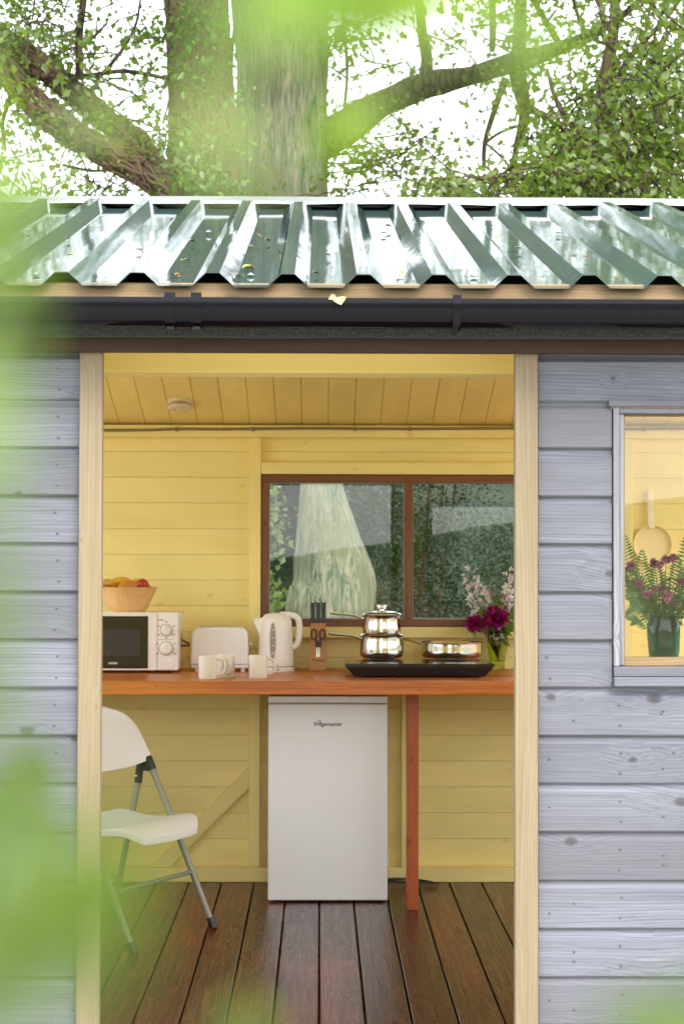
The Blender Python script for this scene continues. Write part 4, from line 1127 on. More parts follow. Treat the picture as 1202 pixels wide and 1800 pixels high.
# ---- pale long-handled pan hanging on the back wall, seen through the front window
ph = at(1147, 957, YB - 0.03)
hp_ = thing('hanging_pan', 'pale long-handled pan hanging on the yellow back wall', 'pan', (ph.x, YB - 0.004, ph.z))
sc_ = YB / F_PX
pnm = plain('pale_pan', (0.86, 0.72, 0.36), 0.4)
d = MB().lathe([(0, 0.0), (0.080, 0.0), (0.086, 0.010), (0.088, 0.026), (0.084, 0.026), (0.078, 0.004), (0, 0.004)], 40)
for i in range(len(d.v)): x, y, z = d.v[i]; d.v[i] = (x, -z, y)
d.build('body', pnm, hp_, smooth=40)
hh = at(1142, 925, YB).z - ph.z; h2 = at(1142, 862, YB).z - ph.z
MB().prism([(-0.020, hh - 0.01), (0.010, hh - 0.01), (0.001, hh + 0.02), (0.001, h2 - 0.008), (-0.006, h2), (-0.018, h2), (-0.024, h2 - 0.008), (-0.024, hh + 0.02)], -0.030, -0.018, 'y').build('handle', plain('white_handle', (0.84, 0.77, 0.55), 0.4), hp_, bevel=0.003)
o = MB().lathe([(0.0, 0), (0.003, 0), (0.003, 0.028), (0.0, 0.028)], 8)
for i in range(len(o.v)): x, y, z = o.v[i]; o.v[i] = (x, -z, y)
o.build('hook', M['nail'], hp_, loc=(-0.012, 0.004, h2 - 0.010))
# ---- folding chair, half hidden by the doorpost
F1, F2 = onz(376, 1631, 0), onz(236, 1676, 0)
lat = (F1 - F2).normalized(); fwd = Vector((lat.y, -lat.x, 0))
half = (F1 - F2).length / 2
mid = (F1 + F2) / 2
cho = mid - fwd * 0.25
ch = thing('folding_chair', 'white plastic folding chair with grey tubular legs behind the doorpost', 'chair', cho, math.atan2(fwd.y, fwd.x))
# local frame: x forward, y to the far side, z up
XF = 0.25
def tube_x(z): return XF - 0.475 * z               # front leg line leaning back to the backrest
ZH = 0.62
for s_ in (-1, 1):
    y = s_ * half
    yt = s_ * (half - 0.012)
    MB().tube([(XF - 0.012, y, 0.025), (tube_x(0.45), s_ * (half - 0.004), 0.45), (tube_x(ZH + 0.02), yt, ZH + 0.02)], 0.0125, 10).build('front_leg', M['chair_mt'], ch, smooth=50)
    MB().tube([(XF + 0.001, y, 0.0), (XF - 0.017, y, 0.038)], 0.0155, 10).build('foot', M['black_pl'], ch, smooth=50)
    yr = s_ * (half - 0.034)
    MB().tube([(tube_x(ZH) - 0.036, yr, ZH - 0.045), (-0.205, yr, 0.02)], 0.0125, 10).build('rear_leg', M['chair_mt'], ch, smooth=50)
    MB().tube([(-0.2085, yr, 0.0), (-0.201, yr, 0.036)], 0.0155, 10).build('foot', M['black_pl'], ch, smooth=50)
    hg = MB()
    hg.tube([(tube_x(ZH + 0.028), yt, ZH + 0.028), (tube_x(ZH - 0.022), yt, ZH - 0.022)], 0.0175, 10)
    hg.tube([(tube_x(ZH) - 0.030, yr, ZH + 0.015), (tube_x(ZH) - 0.041, yr, ZH - 0.072)], 0.016, 8)
    hg.box((tube_x(ZH) - 0.02, (yt + yr) / 2, ZH), (0.05, 0.02, 0.05))
    hg.build('hinge', M['black_pl'], ch, smooth=40)
    MB().sphere((tube_x(ZH) - 0.040, yr - 0.0165, ZH - 0.045), 0.005, 8, 6).build('rivet', M['steel'], ch, smooth=60)
MB().tube([(tube_x(0.21), -half, 0.21), (tube_x(0.21), half, 0.21)], 0.009, 8).build('crossbar', M['chair_mt'], ch, smooth=50)
xr_ = -0.205 + 0.12 * (0.15 / 0.55)
MB().tube([(xr_, -half + 0.034, 0.17), (xr_, half - 0.034, 0.17)], 0.009, 8).build('crossbar', M['chair_mt'], ch, smooth=50)
def shell(name, fn, nu, nv, th_dir, mat):
    mb = MB(); P = [[Vector(fn(i / nu * 2 - 1, j / nv)) for i in range(nu + 1)] for j in range(nv + 1)]
    n = (nu + 1) * (nv + 1); d = Vector(th_dir)
    vs = [p for row in P for p in row] + [p + d for row in P for p in row]
    fs = []; W = nu + 1
    for j in range(nv):
        for i in range(nu):
            a = j * W + i; fs += [(a, a + 1, a + W + 1, a + W), (n + a, n + a + W, n + a + W + 1, n + a + 1)]
    rim = [(j * W, (j + 1) * W) for j in range(nv)] + [(j * W + nu, (j + 1) * W + nu) for j in range(nv)] + [(i, i + 1) for i in range(nu)] + [(nv * W + i, nv * W + i + 1) for i in range(nu)]
    for a, b in rim: fs.append((a, b, n + b, n + a))
    mb.add(vs, fs)
    return mb.build(name, mat, ch, smooth=45, bevel=0.005, seg=3)
ZB0, ZB1_ = 0.615, 0.855
def back_fn(u, v):
    z = ZB0 + (ZB1_ - ZB0) * v
    wd = (half + 0.0) * (1 - 0.05 * v) * (max(0.0, 1 - max(0, (v - 0.45) / 0.58) ** 2.6)) ** 0.5
    wd = max(wd, 0.09)
    zz = z + 0.02 * (1 - abs(u) ** 2) * (1 if v > 0.5 else v) - 0.03 * (1 - v) * (1 - u * u) * 0 + 0.028 * (1 - v) * (abs(u) ** 3)
    x = tube_x(z) + 0.004 - 0.035 * (1 - u * u)
    return (x, u * wd, zz)
shell('backrest', back_fn, 18, 12, (-0.018, 0, -0.004), M['chair_pl'])
def seat_fn(u, v):
    x = -0.155 + 0.405 * v
    front = max(0, (v - 0.72) / 0.28); rear = max(0, (0.12 - v) / 0.12)
    wd = (half - 0.018) * (1 - 0.30 * front ** 3.0) * (1 - 0.15 * rear ** 2) * (0.94 + 0.06 * v)
    z = 0.432 - 0.016 * math.sin(math.pi * min(1, v / 0.75)) * (1 - 0.4 * u * u) + 0.010 * math.sin(math.pi * max(0, (v - 0.5) / 0.5)) - 0.030 * max(0, (v - 0.82) / 0.18) ** 2 + 0.014 * max(0, (0.25 - v) / 0.25)
    return (x - 0.02 * front * u * u, u * wd, z)
shell('seat', seat_fn, 16, 18, (0, 0, -0.030), M['chair_pl'])
# ================================================================ VASES AND FLOWERS
def leaf_poly(mb, p, d, n, L, W, fold=0.25, segs=4):
    d = Vector(d).normalized(); n = Vector(n); s = d.cross(n)
    if s.length < 1e-4: s = d.cross(Vector((0.3, 0.8, 0.2)))
    s.normalize(); n = s.cross(d).normalized()
    vs = []
    for i in range(segs + 1):
        t = i / segs; wv = W * math.sin(math.pi * t ** 0.75) * 0.5 + 0.0002
        c = Vector(p) + d * (L * t) - n * (0.22 * L * t * t)
        vs += [c - s * wv + n * wv * fold, c, c + s * wv + n * wv * fold]
    fs = []
    for i in range(segs):
        a = 3 * i
        fs += [(a, a + 1, a + 4, a + 3), (a + 1, a + 2, a + 5, a + 4)]
    mb.add(vs, fs)
def rdir(r, zmin=-1):
    while True:
        v = Vector((r.uniform(-1, 1), r.uniform(-1, 1), r.uniform(-1, 1)))
        if 0.05 < v.length < 1 and v.z / v.length >= zmin: return v.normalized()
def bloom(mb, c, rad, n, r, up=Vector((0, -0.5, 0.8))):        # many-petalled ruffled head
    for k in range(n):
        d = (rdir(r) + up * 0.35).normalized()
        inner = (k / n) ** 0.5
        leaf_poly(mb, Vector(c) + d * rad * 0.15, d, rdir(r), rad * (0.55 + 0.55 * inner), rad * r.uniform(0.6, 0.95), r.uniform(0.2, 0.7), 3)

rv = random.Random(11)
pv = onz(875, 1177, ZWT); svz = pv.y / F_PX
VC = Vector((pv.x, pv.y + 0.035, ZWT))
vs_ = thing('vase', 'lime green glass vase of flowers on the worktop', 'vase', VC)
zt = 78 * svz
prof_o = [(0, 0.0), (0.030, 0.0), (0.033, 0.004), (0.034, 0.03), (0.040, 0.07), (0.045, 0.11), (0.046, 0.14), (0.041, 0.165), (0.036, 0.18), (0.042, 0.195)]
prof_i = [(0.039, 0.195), (0.033, 0.18), (0.038, 0.165), (0.043, 0.14), (0.042, 0.11), (0.037, 0.07), (0.030, 0.035), (0, 0.032)]
vm = MB(); vm.lathe(prof_o + prof_i, 40)
for i in range(len(vm.v)):           # pressed flutes
    x, y, z = vm.v[i]; a = math.atan2(y, x); k = 1 + 0.03 * math.sin(a * 8 + z * 30); vm.v[i] = (x * k, y * k, z)
vm.build('body', M['glass_lime'], vs_, smooth=60)
VT = VC + Vector((0, 0, 0.185))
def curve_pts(a, b, bow, n=8):
    a, b, bow = Vector(a), Vector(b), Vector(bow)
    return [a.lerp(b, t) + bow * math.sin(math.pi * t) for t in [i / n for i in range(n + 1)]]
def wp(px, py, dy=0.0): return at(px, py, VC.y + dy)
# peonies
for (px, py, dy, rad, lab) in ((871, 1089, -0.045, 0.060, 'large deep magenta peony over the vase rim'), (834, 1097, -0.03, 0.042, 'smaller magenta peony leaning out of the vase towards the pan')):
    f = thing('peony', lab, 'flower', VC)
    e = wp(px, py, dy) - VC
    st = MB().tube(curve_pts((0.005, 0.0, 0.04), e, (0.01, 0, 0.015)), 0.0025, 6); st.build('stem', M['stem'], f)
    hd = MB(); bloom(hd, e, rad, 70, rv); hd.build('petals', M['petal_mag'], f)
    lv = MB()
    for k in range(5): leaf_poly(lv, e - Vector((0, 0, 0.02)), rdir(rv), (0, 0, 1), 0.05, 0.02)
    lv.build('leaf', M['leaf_vase'], f)
# white blossom sprigs
def sprig(name, lab, ends, mat, rad, npet, per, leafn, base=(0, 0, 0.05), grp=None, dense=1):
    f = thing(name, lab, 'flower', VC, 0, grp)
    st = MB(); pt = MB(); lv = MB()
    for e in ends:
        e = Vector(e); pts = curve_pts(base, e, (rv.uniform(-.01, .01), 0, 0.01), 10)
        st.tube(pts, [0.0022 - 0.0012 * i / 10 for i in range(11)], 5)
        for k in range(per):
            t = 1 - (k / per) * 0.38; q = pts[int(t * 10)] + Vector((rv.uniform(-1, 1), rv.uniform(-1, 1), rv.uniform(-1, 1))) * 0.017
            st.tube([pts[max(0, int(t * 10) - 1)], q], 0.0008, 4)
            for j in range(npet):
                a = 2 * math.pi * j / npet + k
                ax = (rdir(rv) + Vector((0, -0.9, 0.3))).normalized(); u_ = ax.cross(Vector((0.3, 0.2, 0.9))).normalized(); w_ = ax.cross(u_)
                leaf_poly(pt, q, u_ * math.cos(a) + w_ * math.sin(a) + ax * 0.4, ax, rad, rad * 0.8, 0.2, 2)
        for k in range(leafn):
            t = rv.uniform(0.35, 0.8); leaf_poly(lv, pts[int(t * 10)], rdir(rv, -0.2), (0, 0, 1), rv.uniform(0.022, 0.045), rv.uniform(0.012, 0.02))
    st.build('stem', M['twig'], f); pt.build('petals', mat, f)
    if lv.v: lv.build('leaf', M['leaf_vase'], f)
    return f
L_ = lambda px, py, dy=0.0: wp(px, py, dy) - VC
sprig('blossom_sprig', 'sprig of small white blossom rising left from the vase towards the window', [L_(816, 1005, 0.02), L_(829, 1000, 0.03), L_(840, 1022, -0.01), L_(854, 1038, 0), L_(823, 1045, -0.02)], M['petal_white'], 0.016, 5, 15, 0)
sprig('blossom_sprig', 'sprig of small white blossom standing upright beside the doorpost', [L_(900, 1000, 0.01), L_(903, 1022, -0.01), L_(893, 1012, 0.03)], M['petal_white'], 0.015, 5, 13, 2)
sprig('flower_sprig', 'sprig of small pink buds among the leaves in the vase', [L_(866, 1040, -0.02), L_(879, 1052, -0.02)], M['petal_pink'], 0.012, 6, 3, 8)
f = thing('leafy_sprig', 'fresh green leafy sprigs filling the neck of the lime vase', 'foliage', VC)
st = MB(); lv = MB()
for (px, py, dy) in ((850, 1048, 0.0), (872, 1055, -0.03), (890, 1068, -0.02), (896, 1085, -0.04), (845, 1070, -0.02), (885, 1048, 0.03), (905, 1060, 0.02), (898, 1105, -0.03), (860, 1075, 0.03)):
    e = L_(px, py, dy); pts = curve_pts((0, 0, 0.06), e, (0, 0, 0.01), 8); st.tube(pts, 0.0016, 5)
    for k in range(18):
        t = rv.uniform(0.45, 1.0); leaf_poly(lv, pts[int(t * 8)], (rdir(rv, -0.3) + Vector((0, -0.3, 0))), (0, -0.6, 1), rv.uniform(0.03, 0.06), rv.uniform(0.018, 0.032))
st.build('stem', M['stem'], f); lv.build('leaf', M['leaf_vase'], f)
# water plants' cut stems visible in the glass
# ---- green vase on the inner sill of the front window
p2 = at(1168.5, 1154, YW + 0.13)
ZS = zf(1171) - 0.002
V2 = Vector((p2.x, YW + 0.15, ZS))
v2 = thing('vase', 'dark green glass vase with ferns behind the front window', 'vase', V2)
s2 = (YW + 0.15) / F_PX
r2 = 29 * s2; h2 = (at(1168, 1082, YW + 0.15).z - ZS)
po = [(0, 0), (r2 * 0.80, 0), (r2 * 0.84, 0.004), (r2 * 0.93, h2 * 0.25), (r2 * 1.0, h2 * 0.6), (r2 * 1.0, h2 * 0.8), (r2 * 0.90, h2 * 0.93), (r2 * 0.93, h2)]
pi_ = [(r - 0.003, z) for r, z in reversed(po[3:])] + [(r2 * 0.78, 0.012), (0, 0.012)]
vm = MB(); vm.lathe(po + pi_, 40)
for i in range(len(vm.v)):
    x, y, z = vm.v[i]; a = math.atan2(y, x); k = 1 + 0.025 * math.sin(a * 5 + 2 * math.sin(z * 40)); vm.v[i] = (x * k, y * k, z)
vm.build('body', M['glass_green'], v2, smooth=60)
def fern(lab, tip, bow, W=0.030, n=26):
    f = thing('fern_frond', lab, 'fern', V2, 0, 'fern fronds in the green vase')
    pts = curve_pts((0, 0, 0.03), tip, bow, n)
    MB().tube(pts, [0.0018 - 0.0014 * i / n for i in range(n + 1)], 5).build('stem', M['stem'], f)
    lv = MB()
    for i in range(int(n * 0.32), n):
        t = (i - n * 0.30) / (n * 0.70); wv = W * (math.sin(math.pi * (0.12 + 0.88 * t) ** 0.8)) + 0.003
        tg = (pts[i + 1] - pts[i]).normalized(); sd_ = tg.cross(Vector((0, -1, 0.25))).normalized()
        for s_ in (-1, 1):
            for h in (0,):
                leaf_poly(lv, pts[i].lerp(pts[i + 1], h), sd_ * s_ + tg * 0.45 + Vector((0, rv.uniform(-.2, .2), 0)), (0, -1, 0.3), wv * rv.uniform(0.85, 1.1), 0.0066, 0.1, 2)
    lv.build('leaflets', M['fern'], f)
P2 = lambda px, py, dy=0.0: at(px, py, V2.y + dy) - V2
fl_ = [((1098, 938, -0.02), (-0.03, 0, 0.03)), ((1094, 1000, -0.01), (-0.01, 0, 0.05)), ((1100, 1088, -0.04), (-0.01, 0, 0.045)), ((1098, 1050, -0.03), (0, 0, 0.05)),
       ((1128, 965, 0.02), (-0.02, 0, 0.02)), ((1205, 935, 0.0), (0.02, 0, 0.02)), ((1222, 985, -0.02), (0.02, 0, 0.05)), ((1150, 985, 0.03), (0, 0, 0.02)), ((1240, 1040, -0.02), (0, 0, 0.05)), ((1112, 1020, 0.02), (-0.02, 0, 0.04)), ((1190, 975, 0.03), (0.01, 0, 0.02))]
fern_labels = ['tall fern frond rising along the window frame to the top of the bunch', 'fern frond at the window frame, second from the top of the bunch', 'lowest fern frond drooping beside the vase towards the window frame', 'low fern frond just above the drooping one beside the window frame',
    'upright fern frond curling in front of the hanging pan', 'tall fern frond at the cut edge of the view', 'fern frond reaching away from the frame behind the tallest pink flowers', 'short fern frond right under the hanging pan', 'low fern frond on the side of the vase away from the frame', 'fern frond behind the lowest pink flowers near the frame', 'fern frond behind the highest pink flowers']
for i, ((a, b, c), bow) in enumerate(fl_):
    fern(fern_labels[i], P2(a, b, c), bow, 0.031)
flower_labels = ['dusky pink flower at the inner end of the top row', 'dusky pink flower second in the top row under the pan', 'dusky pink flower third in the top row, highest of it', 'dusky pink flower at the outer end of the top row', 'dusky pink flower nearest the frame in the middle of the bunch', 'dusky pink flower low between the frame and the vase rim', 'dusky pink flower in the middle of the bunch above the vase', 'largest dusky pink flower just above the vase rim', 'dusky pink flower by the edge of the view beside a white fleck', 'dusky pink flower against the window frame', 'dark pink flower half hidden in the middle leaves', 'dark pink flower low over the vase rim on the side away from the frame']
for i, (px, py, dy) in enumerate(((1149, 990, -0.01), (1160, 993, -0.02), (1170, 984, 0.0), (1182, 982, -0.01), (1121, 1027, -0.03), (1134, 1046, -0.03), (1149, 1037, -0.03), (1172, 1049, -0.045), (1197, 1024, -0.03), (1107, 995, -0.02), (1163, 1035, -0.02), (1185, 1060, -0.02))):
    f = thing('pink_flower', flower_labels[i], 'flower', V2, 0, 'dusky pink flowers in the green vase')
    e = P2(px, py, dy)
    MB().tube(curve_pts((0, 0, 0.04), e, (0, 0, 0.01), 6), 0.001, 5).build('stem', M['stem'], f)
    b = MB(); bloom(b, e, 0.013 if i != 7 else 0.017, 26, rv); b.build('petals', M['petal_dusky'], f)
f = thing('leafy_sprig', 'mass of small green leaves in the neck of the dark green vase', 'foliage', V2)
st = MB(); lv = MB()
for k in range(30):
    e = P2(rv.uniform(1118, 1225), rv.uniform(1000, 1075), rv.uniform(-0.04, 0.03)); pts = curve_pts((0, 0, 0.05), e, (0, 0, 0.008), 6); st.tube(pts, 0.0010, 4)
    for j in range(16):
        t = rv.uniform(0.45, 1); leaf_poly(lv, pts[int(t * 6)], rdir(rv, -0.4), (0, -0.5, 1), rv.uniform(0.013, 0.028), rv.uniform(0.006, 0.012), 0.2, 2)
st.build('stem', M['stem'], f); lv.build('leaf', M['fern'], f)
# ================================================================ TREES BEHIND THE CABIN
rg = np.random.default_rng(5)
def leaf_cloud(P, D, size, wr=0.62):
    """one folded kite per leaf: positions, directions -> vertices and triangles"""
    n = len(P)
    D = D / (np.linalg.norm(D, axis=1, keepdims=True) + 1e-9)
    N = rg.normal(size=(n, 3)) + np.array([0, -0.2, 0.9])
    Sd = np.cross(D, N); Sd /= (np.linalg.norm(Sd, axis=1, keepdims=True) + 1e-9)
    U = np.cross(Sd, D)
    L = size * rg.uniform(0.45, 1.45, (n, 1))
    mid = P + D * L * 0.45
    V = np.stack([P, mid - Sd * L * wr * 0.5 + U * L * 0.08, P + D * L - U * L * 0.1, mid + Sd * L * wr * 0.5 + U * L * 0.08], 1).reshape(-1, 3)
    a = np.arange(n)[:, None] * 4
    T_ = np.concatenate([a + np.array([[0, 2, 1]]), a + np.array([[0, 3, 2]])], 1).reshape(-1, 3)
    return V, T_
class Crown:
    def __init__(s): s.P = []; s.D = []; s.tw = MB(); s.sz = []
    def spray(s, p, d, L, nleaf, spread=0.16, twig=True, size=0.042):
        p = np.array(p, float); d = np.array(d, float); d /= np.linalg.norm(d)
        k = 5; pts = [p]; q = p.copy(); dd = d.copy()
        for i in range(k):
            dd = dd + rg.normal(size=3) * 0.22 + np.array([0, 0, -0.06]); dd /= np.linalg.norm(dd)
            q = q + dd * L / k; pts.append(q.copy())
        if twig: s.tw.tube([tuple(x) for x in pts], [0.008 * (1 - 0.13 * i) for i in range(k + 1)], 3, caps=False)
        pts = np.array(pts); t = rg.uniform(0.15, k, nleaf); i = np.minimum(t.astype(int), k - 1); f = (t - i)[:, None]
        c = pts[i] * (1 - f) + pts[i + 1] * f
        s.P.append(c + rg.normal(size=(nleaf, 3)) * spread * np.array([1, 1, 0.7]) * 0.5)
        s.D.append(rg.normal(size=(nleaf, 3)) * 0.9 + dd * 0.5 + np.array([0, -0.1, -0.35])); s.sz.append(np.full((nleaf, 1), size))
    def region(s, px, py, rx, ry, n, Ya, Yb, nleaf=26, L=0.5, spread=0.16, size=0.042, twig=True, dirb=(0, 0, -0.15)):
        for _ in range(n):
            a = rg.uniform(0, 2 * math.pi); r = math.sqrt(rg.uniform(0, 1))
            p = at(px + rx * r * math.cos(a), py + ry * r * math.sin(a), rg.uniform(Ya, Yb))
            d = rg.normal(size=3) * np.array([1, 0.6, 0.5]) + np.array(dirb)
            s.spray(p, d, L * rg.uniform(0.6, 1.3), max(4, int(nleaf * rg.uniform(0.5, 1.5))), spread, twig, size)
    def leaves(s, name, mat, parent):
        P = np.concatenate(s.P); D = np.concatenate(s.D); sz = np.concatenate(s.sz)
        V, T_ = leaf_cloud(P, D, sz)
        o = bpy.data.objects.new(name, tri_mesh(name, V, T_, mat)); C.objects.link(o); o.parent = parent
        if s.tw.v: 
            tv = np.array(s.tw.v); tf = np.array(s.tw.f)
            o2 = bpy.data.objects.new('twigs', tri_mesh('twigs', tv, tf, M['bark_brown'])); C.objects.link(o2); o2.parent = parent
        return o
def limb(name, ctrl, mat, parent, nseg=20, rough=0.06, sub=8, flute=0.0, seed=0):
    """ctrl: (point, radius); a knobbly tapered limb"""
    pts = smooth_path([c[0] for c in ctrl], sub)
    rs = np.interp(np.linspace(0, len(ctrl) - 1, len(pts)), range(len(ctrl)), [c[1] for c in ctrl])
    mb = MB(); mb.tube(pts, list(rs), nseg)
    n = nseg
    for i, p in enumerate(pts):
        for k in range(n):
            v = Vector(mb.v[i * n + k]); d = v - p; r = d.length
            a = 2 * math.pi * k / n
            q = 1 + rough * 2.0 * noise.noise((v.x * 2.2 / max(.2, rs[i]) * .3 + seed, v.y * 2.2 / max(.2, rs[i]) * .3, v.z * 1.3)) + rough * noise.noise((v.x * 9 + seed, v.y * 9, v.z * 2.5))
            if flute: q += flute * math.sin(a * 5 + 0.8 * v.z + seed) * max(0, 1 - v.z / 2.6)
            mb.v[i * n + k] = tuple(p + d * q)
    return mb.build(name, mat, parent, smooth=80)
def Pt(px, py, Y): return at(px, py, Y)
def ivy_stems(paths, n, name, parent, rmin=0.006, rmax=0.018, seed=3):
    r = random.Random(seed); mb = MB()
    for _ in range(n):
        ctrl = r.choice(paths)
        pts = smooth_path([c[0] for c in ctrl], 6); rs = np.interp(np.linspace(0, len(ctrl) - 1, len(pts)), range(len(ctrl)), [c[1] for c in ctrl])
        i0 = r.randint(0, max(0, len(pts) - 12)); i1 = min(len(pts), i0 + r.randint(9, 30))
        a = r.uniform(0, 6.28); da = r.uniform(-0.22, 0.22); out = []
        for i in range(i0, i1):
            t = (pts[min(i + 1, len(pts) - 1)] - pts[max(i - 1, 0)]).normalized()
            u = t.cross(Vector((0.2, 1, 0.1))).normalized(); w_ = t.cross(u)
            a += da + r.uniform(-0.22, 0.22)
            out.append(pts[i] + (u * math.cos(a) + w_ * math.sin(a)) * (rs[i] * r.uniform(1.0, 1.10)))
        if len(out) > 3: mb.tube(smooth_path(out, 2), r.uniform(rmin, rmax), 5, caps=False)
    return mb.build(name, M['ivy_stem'], parent, smooth=80)

# ---- the great pale tree
YT = 12.6; kT = YT / F_PX
gt = thing('great_tree', 'massive pale barked tree trunk rising straight behind the cabin', 'tree', Pt(575, 1390, YT))
O = Vector(gt.location)
def G(px, py, dy=0): return Pt(px, py, YT + dy) - O
trunk = [(G(515, 1420), 1.15 * 125 * kT), (G(512, 1250), 108 * kT), (G(508, 1090), 96 * kT), (G(505, 1000), 92 * kT), (G(502, 850), 86 * kT), (G(500, 600), 83 * kT), (G(498, 350), 82 * kT), (G(496, 180), 80 * kT), (G(492, 0), 87 * kT), (G(490, -250), 84 * kT), (G(485, -600), 74 * kT), (G(470, -1000), 55 * kT)]
limb('trunk', trunk, M['bark_pale'], gt, 96, 0.06, 16, 0.06)
arm = [(G(548, 262, 0), 34 * kT), (G(600, 228, 0.0), 32 * kT), (G(660, 190, 0.1), 27 * kT), (G(740, 152, 0.1), 22 * kT), (G(830, 132, 0.0), 19 * kT), (G(905, 108), 17 * kT), (G(1000, 78), 12 * kT), (G(1090, 30, 0.2), 7 * kT), (G(1160, -40, 0.2), 4 * kT)]
limb('limb', arm, M['bark_brown'], gt, 18, 0.10, 8)
for ctrl in ([(742, 150, 11), (750, 110, 10), (742, 60, 9), (735, 0, 8), (720, -90, 6)],
             [(905, 120, 14), (916, 165, 12), (920, 205, 8), (905, 270, 5), (898, 340, 4)],
             [(888, 138, 7), (870, 190, 6), (852, 250, 5), (850, 300, 4)],
             [(920, 180, 7), (940, 195, 6), (968, 212, 4)],
             [(852, 252, 3.5), (875, 235, 3), (905, 222, 3)], [(856, 254, 3), (880, 275, 2.5), (900, 300, 2)],
             [(908, 115, 13), (913, 60, 12), (915, 0, 11), (925, -80, 8)],
             [(985, 82, 8), (960, 40, 6), (930, -10, 5), (900, -60, 4)],
             [(865, 90, 5), (866, 40, 6), (862, -40, 6)],
             [(1130, -20, 7), (1160, 30, 6), (1200, 60, 6), (1260, 80, 5)], [(1000, -30, 4), (1030, 60, 3.5), (1100, 90, 3), (1160, 150, 2.5)],
             [(602, 0, 4), (606, 60, 3.5), (610, 130, 3), (604, 200, 3)]):
    limb('branch', [(G(a, b, 0.05), r_ * kT) for a, b, r_ in ctrl], M['bark_brown'], gt, 8, 0.12, 6)
for (a, b, c, d_, r_) in ((480, -560, 200, -1000, 40), (490, -620, 800, -1050, 45), (478, -300, 250, -650, 30), (495, -250, 760, -520, 28)):
    m_ = ((a + c) / 2 + 15, (b + d_) / 2 + 40)
    limb('limb', [(G(a, b), r_ * kT), (G(*m_, 0.3), r_ * 0.8 * kT), (G(c, d_, 0.6), r_ * 0.4 * kT)], M['bark_pale'], gt, 12, 0.08, 6)
cr = Crown()
for reg in ((660, 235, 90, 70, 26, YT - .3, YT + .3), (630, 300, 60, 45, 18, YT - .5, YT + .4), (740, 330, 90, 30, 10, YT - .4, YT + .6), (930, 60, 90, 90, 16, YT - .5, YT + .5), (1010, 110, 80, 60, 12, YT - .5, YT + .5),
            (680, 60, 110, 80, 13, YT - .6, YT + .6), (800, 100, 120, 60, 7, YT - .4, YT + .4), (870, 160, 60, 60, 5, YT - .3, YT + .3), (600, 100, 30, 100, 8, YT - .3, YT)):
    px, py, rx, ry, n, a, b = reg; cr.region(px - O.x * 0, py, rx, ry, n, a, b, nleaf=22, L=0.42, spread=0.15, size=0.050)
for (px, py, n) in ((200, -420, 130), (500, -520, 160), (800, -420, 160), (1050, -330, 120), (650, -250, 80), (350, -230, 60), (950, -150, 60), (0, -350, 80), (1250, -400, 80)):
    cr.region(px, py, 190, 140, n, YT - 1.6, YT + 2.0, nleaf=60, L=0.7, spread=0.3, size=0.06, twig=False)
for i in range(len(cr.P)): cr.P[i] = cr.P[i] - np.array(O)
cr.tw.v = [(a - O.x, b - O.y, c - O.z) for a, b, c in cr.tw.v]
cr.leaves('crown', M['leaf_tree'], gt)

# ivy climbing the foot of the trunk
cr = Crown()
for reg in ((500, 960, 95, 190, 330), (455, 900, 60, 120, 90)):
    cr.region(*reg, YT - .75, YT - .5, nleaf=34, L=0.3, spread=0.16, size=0.05, twig=False)
for i in range(len(cr.P)): cr.P[i] = cr.P[i] - np.array(O)
cr.leaves('ivy_leaves', M['leaf_dark'], gt)
# ---- a pale broken trunk flaring at its foot, in front of the great tree
YP = 11.2; kP = YP / F_PX
pt_ = thing('broken_trunk', 'pale sunlit trunk flaring at its foot, seen through the left pane of the back window', 'tree', Pt(585, 1440, YP)); OP = Vector(pt_.location)
def Q(px, py, dy=0): return Pt(px, py, YP + dy) - OP
limb('trunk', [(Q(585, 1460), 130 * kP), (Q(584, 1250), 98 * kP), (Q(582, 1090), 78 * kP), (Q(590, 1030), 72 * kP), (Q(582, 970), 62 * kP), (Q(572, 900), 46 * kP), (Q(566, 840), 36 * kP), (Q(560, 720), 32 * kP), (Q(554, 600), 30 * kP), (Q(548, 520), 24 * kP), (Q(546, 490), 6 * kP)], M['bark_pale'], pt_, 72, 0.07, 14, 0.05, seed=4)
# ---- the ivy-clad tree with two leaning limbs
YI = 11.9; kI = YI / F_PX
it = thing('ivy_tree', 'darker ivy-covered tree with two limbs leaning away from the pale trunk', 'tree', Pt(345, 1360, YI)); OI = Vector(it.location)
def I(px, py, dy=0): return Pt(px, py, YI + dy) - OI
t_main = [(I(350, 1420), 95 * kI), (I(350, 900), 75 * kI), (I(352, 600), 66 * kI), (I(358, 345), 60 * kI), (I(355, 200), 52 * kI), (I(350, 90), 50 * kI), (I(345, 0), 50 * kI), (I(338, -200), 46 * kI), (I(330, -500), 38 * kI), (I(320, -800), 25 * kI)]
t_a = [(I(365, 420, -.2), 42 * kI), (I(318, 350, -.25), 33 * kI), (I(272, 308, -.25), 29 * kI), (I(222, 283, -.25), 26 * kI), (I(155, 254, -.25), 23 * kI), (I(88, 206, -.2), 22 * kI), (I(42, 160, -.2), 20 * kI), (I(-5, 108, -.2), 19 * kI), (I(-90, 40, -.2), 22 * kI), (I(-220, -60, -.2), 15 * kI)]
t_b = [(I(285, 312, -.2), 25 * kI), (I(235, 246, -.1), 21 * kI), (I(180, 204, 0), 20 * kI), (I(129, 162, 0), 19 * kI), (I(67, 110, 0), 18 * kI), (I(0, 66, 0), 17 * kI), (I(-90, 20, 0), 19 * kI), (I(-200, -90, 0), 12 * kI)]
limb('trunk', t_main, M['bark_brown'], it, 28, 0.07, 8)
limb('limb', t_a, M['bark_brown'], it, 18, 0.09, 8, seed=2); limb('limb', t_b, M['bark_brown'], it, 18, 0.09, 8, seed=5)
